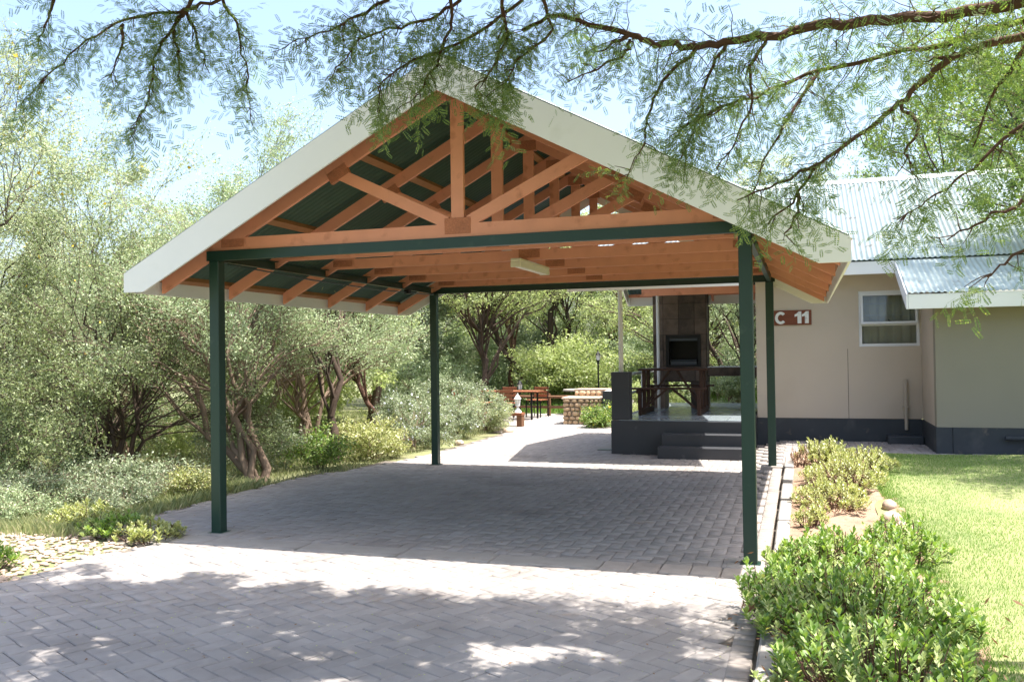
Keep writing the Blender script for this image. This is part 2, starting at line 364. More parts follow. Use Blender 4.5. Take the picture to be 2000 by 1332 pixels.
def bed():
    xs = np.linspace(4.96, 6.0, 12); ys = np.linspace(-5, 6.25, 60); X, Y = np.meshgrid(xs, ys, indexing='ij')
    Z = .05+gz(5.5, Y)+rng.normal(0, .012, X.shape)
    i, j = np.meshgrid(np.arange(11), np.arange(59), indexing='ij'); a = (i*60+j).ravel()
    o = npobj('garden_bed', np.stack([X,Y,Z],-1).reshape(-1,3), np.stack([a,a+60,a+61,a+1],1), 'soil', smooth=True); o['kind'] = 'structure'
    xs = np.linspace(5.75, 16, 60); ys = np.linspace(-6, 6.3, 60); X, Y = np.meshgrid(xs, ys, indexing='ij'); Z = .065+gz(6, Y)+.012*np.sin(X*2.1)*np.sin(Y*1.7)+.02*sstep(5.75,6.1,X)-.02
    i, j = np.meshgrid(np.arange(59), np.arange(59), indexing='ij'); a = (i*60+j).ravel()
    o = npobj('lawn', np.stack([X,Y,Z],-1).reshape(-1,3), np.stack([a,a+60,a+61,a+1],1), 'lawn_soil', smooth=True); o['kind'] = 'structure'
    # grass blades
    n = 230000; x = 5.85+rng.random(n)**1.3*5.2; y = -3+rng.random(n)*9.25; keep = x > 5.85+.12*np.sin(y*1.3)+.08*np.sin(y*3.1); x, y = x[keep], y[keep]; n = len(x)
    dry = np.exp(-(((x-7.3)/1.3)**2+((y-2.9)/1.1)**2)); kp = rng.random(n) > dry*.6; x, y = x[kp], y[kp]; n = len(x)
    h = (.012+.02*rng.random(n)); z = .06+gz(6, y)+.012*np.sin(x*2.1)*np.sin(y*1.7); a = rng.random(n)*2*PI; w = .003+.002*rng.random(n)
    lean = rng.normal(0, .6, (n,2))*h[:,None]
    A = np.stack([x-np.cos(a)*w, y-np.sin(a)*w, z-.02], 1); B = np.stack([x+np.cos(a)*w, y+np.sin(a)*w, z-.02], 1); C = np.stack([x+lean[:,0], y+lean[:,1], z+h], 1)
    o = npobj('lawn_grass', np.stack([A,B,C],1).reshape(-1,3), np.arange(3*n).reshape(-1,3), 'blade_lawn'); tag(o, 'short sunlit lawn grass beside the flower bed with straw coloured patches', 'grass', kind='stuff')
bed()

# ================================================================== CARPORT
Xc, HS, SL = 2.40, 3.00, .53
xe = Xc-HS; D = 5.042; PW = 4.712
def zb(x): return 2.195+SL*(HS-abs(x-Xc))          # underside of rafters
car = thing('carport', 'open gabled carport with salmon timber trusses on four green steel posts', 'carport', (0,0,0))
def carport():
    H = 2.484; hb = .088
    for (x, y, zf) in ((0,0,0),(PW,0,0),(0,D,0),(PW,D,.10)):
        p = MB().bbox(-.05,.05,-.05,.05,zf,H,.005).build('post', 'green_steel', car); p.location = (x, y, 0)
        q = MB().bbox(-.075,.075,-.075,.075,zf,zf+.008,.002).build('base_plate', 'green_steel', p)
    def channel(n, L):   # C section lying along x: web + two flanges
        t = .006; m = MB(); w = .05
        m.box(-L/2, L/2, -w/2, -w/2+t, 0, hb); m.box(-L/2, L/2, -w/2+t, w/2, 0, t); m.box(-L/2, L/2, -w/2+t, w/2, hb-t, hb)
        return m.build(n, 'green_steel', car)
    b = channel('front_beam', PW+.14); b.location = (PW/2, -.03, H)
    b = channel('back_beam', PW+.14); b.location = (PW/2, D+.03, H); b.rotation_euler = (0,0,PI)
    b = channel('side_beam', D-.11); b.location = (.0, D/2, H); b.rotation_euler = (0,0,-PI/2)
    b = channel('side_beam', D-.11); b.location = (PW, D/2, H); b.rotation_euler = (0,0,PI/2)
    # electric conduit clipped under the left side beam
    MB().tube([(.05,.1,H-.02),(.05,1.6,H-.055),(.05,3.2,H-.06),(.05,4.9,H-.02)], .008, 6).build('conduit', 'green_steel', car)
    MB().bbox(.02,.09,3.98,4.06,H-.06,H-.005,.004).build('junction_box', 'black_steel', car)
    t = .019
    for i in range(6):
        y = -.02+i*(D+.03)/5
        tr = bpy.data.objects.new('truss', None); COL.objects.link(tr); tr.parent = car; tr.location = (0, y, 0)
        th = .125
        for s in (-1, 1):
            X = lambda d: Xc+s*d
            MB().prism([(X(HS-.02), zb(X(HS-.02))), (X(0), zb(Xc)), (X(0), zb(Xc)+th), (X(HS-.02), zb(X(HS-.02))+th)], -t, t).build('rafter', 'salmon', tr)
            # diagonal web
            a = np.array([X(.10), 2.70]); b_ = np.array([X(1.17), zb(X(1.17))+.05]); d = b_-a; d /= np.linalg.norm(d); n = np.array([-d[1], d[0]])*.05
            MB().prism([tuple(a-n), tuple(b_-n), tuple(b_+n), tuple(a+n)], -t+.002, t-.002).build('web', 'salmon', tr)
            c = b_-d*.06
            e = np.array([s*1, -SL]); e = e/np.linalg.norm(e); nn = np.array([-e[1], e[0]])
            MB().prism([tuple(c+e*.10-nn*.05), tuple(c+e*.10+nn*.05), tuple(c-e*.10+nn*.05), tuple(c-e*.10-nn*.05)], -t-.0025, t+.0025).build('nail_plate', 'nail_plate', tr)
            xh = X(HS-.80)
            MB().prism([(xh-.12, 2.60-s*0), (xh+.12, 2.60), (xh+.12, 2.672), (xh-.12, 2.672)], -t-.0025, t+.0025).build('nail_plate', 'nail_plate', tr)
        xl = xe+(2.575-2.195)/SL; xl2 = xe+(2.685-2.195)/SL
        MB().prism([(xl, 2.575), (2*Xc-xl, 2.575), (2*Xc-xl2, 2.685), (xl2, 2.685)], -t, t).build('bottom_chord', 'salmon', tr)
        MB().prism([(Xc-.055, 2.685), (Xc+.055, 2.685), (Xc+.055, zb(Xc+.055)+.02), (Xc, zb(Xc)+.02), (Xc-.055, zb(Xc-.055)+.02)], -t+.001, t-.001).build('king_post', 'salmon', tr)
        MB().prism([(Xc-.115, 2.60), (Xc+.115, 2.60), (Xc+.115, 2.735), (Xc-.115, 2.735)], -t-.003, t+.003).build('nail_plate', 'nail_plate', tr)
        MB().prism([(Xc-.09, zb(Xc)-.06), (Xc+.09, zb(Xc)-.06), (Xc+.09, zb(Xc)+.05), (Xc-.09, zb(Xc)+.05)], -t-.003, t+.003).build('nail_plate', 'nail_plate', tr)
    y0, y1 = -.44, D+.07
    cs = 1/math.sqrt(1+SL*SL)
    for s in (-1, 1):
        for d in (3.0, 2.0, 1.02, .16):
            x = Xc+s*d; z = zb(x)+.127
            MB().bar((x, y0, z+.024), (x, y1, z+.024), .075, .047, up=(s*SL*cs, 0, cs)).build('purlin', 'purlin_wood', car)
        # roof sheets, six side by side
        along = np.array([0,1,0]); down = np.array([s*cs, 0, -SL*cs]); wd = (y1-y0+.04)/6
        for k in range(6):
            corr_sheet('roof_sheet', (Xc, y0-.02+k*wd, zb(Xc)+.19), along, down, wd, (HS+.03)/cs, car)
        # fascia on the eave and barge boards on both gables
        x = Xc+s*(HS+.012)
        MB().bbox(min(x, x+s*.02), max(x, x+s*.02), y0-.008, y1+.008, 2.19, 2.375, .003).build('fascia_board', 'white_board', car)
        for (ya, yb) in ((y0-.03, y0-.008), (y1+.008, y1+.03)):
            X = lambda d: Xc+s*d
            top = lambda d: 2.375+SL*(HS-d)
            e = HS+.034
            pl = [(X(e), 2.19), (X(e), top(e)), (X(0), top(0)), (X(0), top(0)-.28), (X(HS-.175), 2.19)]
            MB().prism(pl if s > 0 else pl[::-1], ya, yb).build('barge_board', 'white_board', car)
    MB().prism([(Xc-.17, zb(Xc)+.20-.17*SL+.012), (Xc, zb(Xc)+.215), (Xc+.17, zb(Xc)+.20-.17*SL+.012), (Xc, zb(Xc)+.208)], y0-.02, y1+.02).build('ridge_cap', 'sheet_top', car)
carport()
l = thing('fluorescent_lamp', 'cream fluorescent batten lamp fixed under the carport trusses', 'lamp', (2.335, 1.72, 2.574))
MB().bbox(-.055,.055,0,1.08,-.035,0,.006).build('housing', 'lamp_plastic', l)
MB().prism([(-.05,-.036),(.05,-.036),(.036,-.085),(-.036,-.085)], .03, 1.05).build('diffuser', 'lamp_plastic', l)
for y in (0, 1.05): MB().bbox(-.056,.056,y,y+.03,-.09,-.036,.004).build('end_cap', 'lamp_plastic', l)

# ================================================================== HOUSE
hs = thing('house', 'beige plastered house with dark plinth and corrugated roof behind the carport', 'house', (0,0,0))
def house():
    wx0, wx1, wz0, wz1 = 5.98, 6.88, 1.63, 2.53
    y = 8.5
    def wall_with_hole(x0, x1, z0, z1, name, m):
        mb = MB()
        for (a, b, c, d) in ((x0, wx0, z0, z1), (wx1, x1, z0, z1), (wx0, wx1, z0, wz0), (wx0, wx1, wz1, z1)):
            mb.box(a, b, y, y+.2, c, d)
        return mb.build(name, m, hs)
    wall_with_hole(4.37, 6.90, .47, 2.95, 'wall', 'plaster')
    MB().box(4.37, 4.57, 8.7, 15, .47, 2.95).build('side_wall', 'plaster', hs)
    MB().box(5.80, 5.806, y-.0035, y, .47, 1.60).build('plaster_crack', 'grout', hs)
    MB().bbox(4.36, 6.89, y-.018, y+.2, -.1, .465, .004).build('plinth', 'plinth', hs)
    # projecting wing on the right
    MB().prism([(7.15,.47),(8.49,.47),(8.49,2.9),(8.03,2.9),(7.15,2.55)], 6.90, 7.1, 'x').build('wing_side_wall', 'plaster', hs)
    MB().box(6.90, 14, 6.95, 7.15, .47, 2.35).build('wing_wall', 'plaster_wing', hs)
    MB().bbox(6.885, 7.1, 6.94, 8.478, -.1, .467, .004).build('plinth', 'plinth', hs)
    MB().bbox(7.103, 14, 6.932, 7.14, -.1, .467, .004).build('plinth', 'plinth', hs)
    MB().tube([(7.75, 6.87, .335), (10, 6.87, .335)], .03, 10).build('waste_pipe', 'plinth', hs)
    MB().bbox(8.2,8.35,6.84,6.95,.02,.305,.01).build('pipe_bracket', 'plinth', hs)
    # window
    w = bpy.data.objects.new('window', None); COL.objects.link(w); w.parent = hs
    def frame(x0, x1, z0, z1, t, ya, yb, name='frame', par=w):
        m = MB(); m.box(x0, x0+t, ya, yb, z0, z1); m.box(x1-t, x1, ya, yb, z0, z1); m.box(x0+t, x1-t, ya, yb, z0, z0+t); m.box(x0+t, x1-t, ya, yb, z1-t, z1); return m.build(name, 'alu_white', par)
    frame(wx0+.001, wx1-.001, wz0+.001, wz1-.001, .045, y+.02, y+.075)
    MB().box(wx0+.046, wx1-.046, y+.022, y+.073, 1.965, 2.005).build('transom', 'alu_white', w)
    MB().box(wx0+.045, wx1-.045, y+.045, y+.051, wz0+.045, 1.965).build('pane', 'window_glass', w)
    # open top-hung sash
    sash = frame(-.42, .42, -.50, 0, .035, -.02, .02, 'sash'); sash.location = (6.43, y+.03, wz1-.045); sash.rotation_euler = (math.radians(-9), 0, 0)
    pn = MB().box(-.385, .385, -.004, .004, -.465, -.035).build('pane', 'window_glass', w); pn.location = sash.location; pn.rotation_euler = sash.rotation_euler
    MB().bar((6.42, y-.02, 2.06), (6.46, y+.06, 2.03), .012, .012).build('handle', 'steel_grey', w)
    for z in (2.13, 2.32): MB().box(wx0+.02, wx1-.02, y+.13, y+.14, z, z+.012).build('burglar_bar', 'alu_white', w)
    n = 60; xs = np.linspace(wx0-.1, wx1+.1, n); ys = y+.17+.025*np.sin(xs*38)+.012*np.sin(xs*91)
    V = [(a, b, 1.5) for a, b in zip(xs, ys)]+[(a, b, 2.7) for a, b in zip(xs, ys)]; obj('curtain', V, [(i, i+1, i+1+n, i+n) for i in range(n-1)], 'curtain', w, True)
    MB().box(5.4, 6.895, 9.6, 9.7, .5, 2.9).build('inner_wall', 'room_dark', hs)
    # downpipe stub and gully box
    MB().tube([(6.655, y-.045, .30), (6.655, y-.045, 1.10)], .027, 12).build('waste_pipe', 'pipe_beige', hs)
    MB().box(6.60, 6.71, y-.075, y-.0, .66, .675).build('pipe_bracket', 'pipe_beige', hs)
    m = MB(); m.bbox(6.36, 6.878, 8.16, 8.475, -.05, .22, .015); m.build('gully_box', 'plinth', hs)
    # main roof
    ey, ez, ry, rz = 8.02, 2.99, 11.6, 4.88; sl = math.hypot(ry-ey, rz-ez); dn = np.array([0, -(ry-ey)/sl, -(rz-ez)/sl])
    rf = bpy.data.objects.new('main_roof', None); COL.objects.link(rf); rf.parent = hs
    for k in range(8): corr_sheet('roof_sheet', (4.0+k*1.25, ry, rz), (1,0,0), dn, 1.25, sl, rf)
    for k in range(8): corr_sheet('roof_sheet', (4.0+k*1.25, ry, rz), (1,0,0), dn*np.array([1,-1,1]), 1.25, sl, rf)
    MB().bbox(4.0, 14, ey+.02, ey+.042, 2.765, 2.965, .003).build('fascia_board', 'white_board', rf)
    MB().box(4.02, 14, ey+.05, 8.5, 2.80, 2.815).build('soffit', 'plaster', rf)
    g = .17*(rz-ez)/(ry-ey)
    MB().prism([(ry-.17, rz+.014-g), (ry, rz+.03), (ry+.17, rz+.014-g), (ry, rz+.022)], 4.0, 14, 'x').build('ridge_cap', 'sheet_top', rf)
    for s in (-1, 1): MB().prism([(ry+s*(ry-ey), ez-.02), (ry, rz-.02), (ry, rz-.22), (ry+s*(ry-ey), ez-.22)], 3.975, 3.998, 'x').build('barge_board', 'white_board', rf)
    # lean-to roof over the wing
    lr = bpy.data.objects.new('wing_roof', None); COL.objects.link(lr); lr.parent = hs
    y0, z0, y1, z1 = 6.5, 2.365, 8.03, 2.955; sl = math.hypot(y1-y0, z1-z0)
    for k in range(6): corr_sheet('roof_sheet', (6.51+k*1.2, y1, z1), (1,0,0), (0, -(y1-y0)/sl, -(z1-z0)/sl), 1.2, sl, lr)
    MB().bbox(6.515, 13.7, y0+.02, y0+.042, 2.14, 2.345, .003).build('fascia_board', 'white_board', lr)
    MB().prism([(y0+.02, 2.14), (y0+.02, z0-.014), (y1-.02, z1-.014), (y1-.02, z1-.2), (y0+.06, 2.14)], 6.49, 6.511, 'x').build('barge_board', 'white_board', lr)
    MB().box(6.53, 13.7, y0+.05, 6.95, 2.2, 2.212).build('soffit', 'plaster', lr)
    # gabled roof over the patio
    pr = bpy.data.objects.new('patio_roof', None); COL.objects.link(pr); pr.parent = hs
    ry, rz, hw = 8.0, 3.95, 2.38; s_ = .53; cs = 1/math.sqrt(1+s_*s_); x0 = 1.88; x1 = 4.72
    for sgn in (-1, 1):
        for k in range(2):
            corr_sheet('roof_sheet', (x0+k*1.42, ry, rz), (1,0,0), (0, sgn*cs, -s_*cs), 1.42, hw/cs, pr)
        ye = ry+sgn*(hw-.03); ze = rz-hw*s_
        MB().bbox(x0+.01, x1-.3, min(ye, ye-sgn*.022), max(ye, ye-sgn*.022), ze-.20, ze-.015, .003).build('fascia_board', 'white_board', pr)
        MB().prism([(ry, rz-.015), (ry+sgn*hw, ze-.015), (ry+sgn*hw, ze-.20), (ry+sgn*(hw-.05), ze-.20), (ry, rz-.24)], x0-.022, x0-.001, 'x').build('barge_board', 'white_board', pr)
        for d in (.15, .9, 1.65, 2.3):
            MB().bar((x0+.01, ry+sgn*d, rz-d*s_-.045), (x1-.4, ry+sgn*d, rz-d*s_-.045), .05, .06).build('purlin', 'salmon', pr)
        for x in (2.62, 3.5, 4.25):
            MB().prism([(ry, rz-.08), (ry+sgn*2.3, rz-.08-2.3*s_), (ry+sgn*2.3, rz-.19-2.3*s_), (ry, rz-.19)], x-.02, x+.02, 'x').build('rafter', 'salmon', pr)
    MB().bbox(2.36, 4.365, 9.02, 9.07, 2.60, 2.735, .003).build('tie_beam', 'salmon', pr)
    MB().bbox(2.26, 4.365, 6.80, 6.85, 2.70, 2.84, .003).build('tie_beam', 'salmon', pr)
    MB().tube([(2.37, 6.98, 1.285), (2.37, 6.98, 3.2)], .036, 14).build('roof_pole', 'pole_cream', pr)
    MB().tube([(2.57, 9.5, .535), (2.57, 9.5, 2.9)], .028, 14).build('roof_pole', 'alu_white', pr)
house()

pt = thing('patio', 'raised dark grey patio with tiled floor, two steps and corner pillar', 'patio', (0,0,0))
def patio():
    MB().bbox(2.22, 4.36, 6.85, 11.6, -.05, .52, .006).build('platform', 'patio_paint', pt)
    for k, (yf, z) in enumerate(((6.36, .17), (6.60, .345))):
        m = MB().bbox(3.02+.03*k, 4.362-.001*k, yf, 6.85-.002*k, -.05, z, .008); m.build('step', 'patio_paint', pt)
    T = .332; me = None
    for i in range(6):
        for j in range(14):
            x0 = 2.34+i*T; y0 = 6.87+j*T; x1 = min(x0+T, 4.35)
            if x1-x0 < .08: continue
            q = MB().bbox(0, x1-x0-.007, 0, T-.007, .0, .016, .0025).build('floor_tile', 'floor_tile', pt); q.location = (x0, y0, .5205+random.uniform(0,.001)); q.rotation_euler = (random.uniform(-.002,.002), random.uniform(-.002,.002), 0)
    MB().box(2.225, 2.333, 6.87, 11.58, .521, .530).build('floor_edge', 'concrete', pt)
    MB().bbox(2.23, 2.515, 6.856, 7.12, .5365, 1.285, .008).build('pillar', 'patio_paint', pt)
    rl = bpy.data.objects.new('railing', None); COL.objects.link(rl); rl.parent = pt
    MB().tube([(2.30, 7.1, 1.22), (2.30, 11.3, 1.22)], .024, 10).build('rail', 'rail_paint', rl)
    MB().tube([(2.30, 7.1, .90), (2.30, 11.3, .90)], .021, 10).build('rail', 'rail_paint', rl)
    for y in (9.3, 11.28): MB().tube([(2.30, y, .52), (2.30, y, 1.205)], .024, 10).build('post', 'rail_paint', rl)
patio()
# fireplace
fp = thing('outdoor_fireplace', 'dark slate tiled outdoor fireplace and chimney with black firebox on the patio', 'fireplace', (0,0,0))
def fireplace():
    x0, x1, y0, y1 = 2.44, 3.42, 9.75, 10.3
    fx0, fx1, fz0, fz1 = 2.70, 3.30, 1.31, 1.88
    m = MB(); m.box(x0, fx0, y0, y1, 1.03, 3.9); m.box(fx1, x1, y0, y1, 1.03, 3.9); m.box(fx0, fx1, y0, y1, fz1, 3.9); m.box(fx0, fx1, y0, y1, 1.03, fz0); m.box(fx0, fx1, y1-.05, y1-.001, fz0, fz1)
    m.build('chimney_stack', 'grout', fp)
    MB().box(x0, x0+.2, y0+.02, y1, .52, 1.03).build('leg_wall', 'slate_tile', fp); MB().box(x1-.3, x1, y0+.02, y1, .52, 1.03).build('leg_wall', 'slate_tile', fp)
    s = .29; z = 1.04
    while z < 3.0:
        x = x0-.10
        while x < x1-.02:
            a, b = max(x, x0)+.003, min(x+s, x1)-.003; zt = min(z+s, 3.0)
            if b-a > .03:
                if b < fx0-.05 or a > fx1+.05 or zt < fz0-.03 or z > fz1+.03:
                    MB().bbox(a, b, y0-.012-random.random()*.003, y0-.0005, z+.003, zt-.003, .002).build('tile', 'slate_tile', fp)
                else:  # cut around the firebox
                    for (aa, bb, za, zc) in ((a, min(b, fx0), z, zt), (max(a, fx1), b, z, zt), (max(a, fx0), min(b, fx1), max(z, fz1), zt), (max(a, fx0), min(b, fx1), z, min(zt, fz0))):
                        if bb-aa > .02 and zc-za > .02: MB().bbox(aa+.001, bb-.001, y0-.012-random.random()*.003, y0-.0005, za+.003, zc-.003, .002).build('tile', 'slate_tile', fp)
            x += s
        z += s
    for j in range(7):
        MB().bbox(x1+.0005, x1+.012, y0, y0+.27, 1.04+j*s+.003, 1.04+(j+1)*s-.003, .002).build('tile', 'slate_tile', fp)
    f = bpy.data.objects.new('firebox', None); COL.objects.link(f); f.parent = fp
    m = MB(); t = .035
    m.box(fx0-.02, fx0+t, y0-.03, y0+.05, fz0-.0, fz1+.02); m.box(fx1-t, fx1+.02, y0-.03, y0+.05, fz0-.0, fz1+.02); m.box(fx0+t, fx1-t, y0-.03, y0+.05, fz1-t, fz1+.02); m.box(fx0+t, fx1-t, y0-.03, y0+.05, fz0, fz0+t); m.build('frame', 'black_steel', f)
    MB().box(fx0+.001, fx1-.001, y1-.08, y1-.052, fz0, fz1).build('back_plate', 'black_steel', f)
    MB().bbox(fx0+.05, fx1-.05, y0+.0, y0+.3, 1.42, 1.435, .002).build('grill', 'steel_grey', f)
    MB().bbox(fx0+.06, fx1-.06, y0-.005, y0+.01, 1.345, 1.41, .002).build('ash_drawer', 'steel_grey', f)
    MB().bbox(fx0+.04, fx1-.04, y0+.0, y0+.02, 1.79, 1.84, .002).build('hood', 'steel_grey', f)
    c = bpy.data.objects.new('counter', None); COL.objects.link(c); c.parent = fp
    MB().bbox(x1+.015, 4.365, y0+.02, y1, 1.13, 1.29, .003).build('counter_slab', 'grout', c)
    for k in range(4): 
        a = x1+.02+k*.235; MB().bbox(a, min(a+.23, 4.36), y0+.005, y0+.0195, 1.135, 1.285, .002).build('tile', 'slate_tile', c)
    MB().bbox(x1+.012, 4.366, y0-.01, y1+.02, 1.2905, 1.305, .002).build('counter_top', 'rail_paint', c)
fireplace()
# picnic table with fixed benches
def picnic(loc):
    t = thing('picnic_table', 'dark brown wooden picnic table with fixed benches on the patio', 'picnic table', loc)
    Wd = .58
    for k in range(5): MB().bbox(-Wd, Wd, -.36+k*.145, -.36+k*.145+.138, .735, .77, .004).build('tabletop_plank', 'table_wood', t)
    for yy in (-.72, .58):
        for k in range(2): MB().bbox(-Wd-.06, Wd+.02, yy+k*.075-.0, yy+k*.075+.07, .43, .46, .004).build('bench_plank', 'table_wood', t)
    for x in (-.5, .47):
        MB().bbox(x-.025, x+.025, -.70, .70, 0, .09, .005).build('foot_rail', 'table_wood', t)
        for (yy, h) in ((-.66, .43), (-.22, .735), (.22, .735), (.66, .43)): MB().bbox(x-.03, x+.03, yy-.035, yy+.035, .09, h, .004).build('leg', 'table_wood', t)
        MB().bbox(x-.055, x-.03, -.70, .70, .36, .428, .004).build('bench_bearer', 'table_wood', t)
        s = 1 if x > 0 else -1
        MB().bar((x-s*.03, -.62, .10), (-s*.0+x*.1, -.62, .43), .035, .07, up=(0,1,0)).build('brace', 'table_wood', t)
        MB().bar((x-s*.03, -.18, .16), (x*.12, -.18, .735), .035, .07, up=(0,1,0)).build('brace', 'table_wood', t)
    return t
picnic((3.0, 8.55, .537))
# number sign
sg = thing('house_number_sign', 'brown wooden board with white C 11 on the beige house wall', 'sign', (4.635, 8.498, 2.005))
def sign():
    MB().bbox(0, .62, -.022, 0, 0, .245, .003).build('board', 'sign_wood', sg)
    def arc(cx, cz, ro, ri, a0, a1, n=22):
        o = [(cx+ro*math.cos(math.radians(a0+(a1-a0)*i/n)), cz+1.12*ro*math.sin(math.radians(a0+(a1-a0)*i/n))) for i in range(n+1)]
        q = [(cx+ri*math.cos(math.radians(a0+(a1-a0)*i/n)), cz+1.25*ri*math.sin(math.radians(a0+(a1-a0)*i/n))) for i in range(n+1)]
        V = [(x, -.034, z) for x, z in o+q]+[(x, -.0225, z) for x, z in o+q]; k = n+1; F = []
        for i in range(n):
            F += [(i, i+1, k+i+1, k+i), (2*k+i, 2*k+k+i, 2*k+k+i+1, 2*k+i+1), (i, 2*k+i, 2*k+i+1, i+1), (k+i, k+i+1, 3*k+i+1, 3*k+i)]
        F += [(0, k, 3*k, 2*k), (n, 2*k+n, 3*k+n, k+n)]
        return obj('letter', V, F, 'letter_white', sg)
    arc(.135, .12, .092, .046, 42, 318)
    for x in (.40, .515):
        pl = [(x, .025), (x+.062, .025), (x+.062, .222), (x+.018, .222), (x-.012, .19), (x-.045, .172), (x-.045, .135), (x, .148)]
        MB().prism(pl, -.034, -.0225).build('numeral', 'letter_white', sg)
sign()

# ================================================================== PLANTS
def rand_unit(r, n):
    v = r.normal(size=(n,3)); return v/np.linalg.norm(v, axis=1, keepdims=True)
def leaf_quads(r, C, L, Wd, up=.5, jit=.35):
    """rhombic leaves centred on C"""
    n = len(C); a = rand_unit(r, n); nn = rand_unit(r, n)+np.array([0,0,up]); b = np.cross(a, nn); b /= np.linalg.norm(b, axis=1, keepdims=True)+1e-9
    s = (1+r.normal(0, jit, n)).clip(.4, 2)[:,None]; a = a*s*L/2; b = b*s*Wd/2
    V = np.stack([C-a, C+b-a*.1, C+a, C-b-a*.1], 1).reshape(-1,3)
    return V, np.arange(4*n).reshape(-1,4)
class Wood:
    def __init__(s): s.V = []; s.F = []; s.n = 0
    def add(s, pts, rad, n=6):
        V, F = tube_np(pts, rad, n); s.V.append(V); s.F.append(F+s.n); s.n += len(V)
    def build(s, name, m, parent): return npobj(name, np.concatenate(s.V), np.concatenate(s.F), m, parent, True)
def wobble(r, a, b, n, amp, sag=0):
    a = np.array(a, float); b = np.array(b, float); t = np.linspace(0, 1, n)[:,None]; L = np.linalg.norm(b-a)
    off = np.cumsum(r.normal(0, 1, (n,3)), 0); off -= off[0]+(off[-1]-off[0])*t
    P = a+(b-a)*t+off*amp*L/math.sqrt(n); P[:,2] += sag*L*np.sin(PI*t[:,0]); return P
def tree(name, label, cat, base, h, R, cz0, stems, bark, leaf, nleaf, lsize, seed, group=None, ncl=40, clr=.45, spread=.35, sr=.06, lean=(0,0), aspect=.45, flowers=None, up=.5, twigs=10, dome=False):
    """trunk(s) + branches to foliage clumps scattered in an uneven crown from height cz0*h to h"""
    r = np.random.default_rng(seed); bx, by = base; z0 = gnd(bx, by)
    root = thing(name, label, cat, (bx, by, z0), group); wd = Wood()
    top = np.array([lean[0], lean[1], 0])
    stp = []
    for k in range(stems):
        a = 2*PI*(k+r.random()*.7)/stems; q = spread*R*(.4+.9*r.random()) if stems > 1 else spread*R*.3
        e = np.array([math.cos(a)*q, math.sin(a)*q, h*(.62+.2*r.random())])+top
        s0 = np.array([math.cos(a)*sr*1.1, math.sin(a)*sr*1.1, -.15]) if stems > 1 else np.array([0,0,-.15])
        P = wobble(r, s0, e, 12, .11, .03); P[:,:2] -= np.outer(np.sin(np.linspace(0,PI,12)), np.array([math.cos(a), math.sin(a)]))*q*.25
        rad = sr*(1-np.linspace(0,1,12)*.78)*(1+.35*np.exp(-np.linspace(0,12,12)))*(.8+.4*r.random())
        wd.add(P, rad, 9); stp.append((P, rad))
    zc = (1+cz0)/2*h; rz = (1-cz0)/2*h
    u = rand_unit(r, ncl)*(.35+.65*r.random(ncl)**.5)[:,None]; lob = 1+.28*np.sin(u[:,0]*5+seed)*np.cos(u[:,1]*4+seed*2)
    if dome:
        u[:,2] = np.abs(u[:,2]); zc = cz0*h; rz = h-zc; u *= (.62+.38*r.random(ncl)**.5)[:,None]/np.linalg.norm(u, axis=1, keepdims=True)
    C = u*np.array([R, R, rz])*lob[:,None]+top+np.array([0,0,zc])
    LP = []
    for c in C:
        P, rad = stp[r.integers(len(stp))] if stems < 3 else stp[int(np.argmin([np.hypot(*(p[-1,:2]-c[:2]))+r.random()*.6 for p, _ in stp]))]
        ok = np.where(P[:,2] < max(c[2]-.12*h, .3*h))[0]; i = int(ok[max(0, len(ok)-1-r.integers(0, 4))]) if len(ok) else 2
        i = max(i, 3); B = wobble(r, P[i], c, 7, .10, .10); r0 = min(rad[i]*.5, .010+.008*np.linalg.norm(c-P[i])); wd.add(B, r0*(1-np.linspace(0,1,7)*.75), 5)
        for j in range(twigs):
            d = rand_unit(r, 1)[0]*np.array([1,1,.75])+np.array([0,0,.15]); q = c+d*clr*(.6+.7*r.random()); s0 = B[r.integers(3, 7)]
            Tw = wobble(r, s0, q, 5, .12, .05); wd.add(Tw, r0*.22*(1-np.linspace(0,1,5)*.7)+.0015, 3)
            LP.append(np.concatenate([Tw[1:], (Tw[1:]+Tw[:-1])/2]))
    LP = np.concatenate(LP); idx = r.integers(0, len(LP), nleaf)
    Lc = LP[idx]+r.normal(0, clr*.15, (nleaf,3))*np.array([1,1,.8]); Lc = Lc[Lc[:,2] > .05]
    V, F = leaf_quads(r, Lc, lsize, lsize*aspect, up)
    wd.build('trunk', bark, root); npobj('crown', V, F, leaf, root)
    if flowers:
        k = r.integers(0, len(LP), flowers[1]); Fc = LP[k]+r.normal(0, clr*.3, (flowers[1],3)); V, F = leaf_quads(r, Fc, flowers[2], flowers[2], 1); npobj('blossom', V, F, flowers[0], root)
    return root

GA = 'woodland trees left of the carport'; GB = 'trees behind the terrace'; GC = 'trees behind the house'
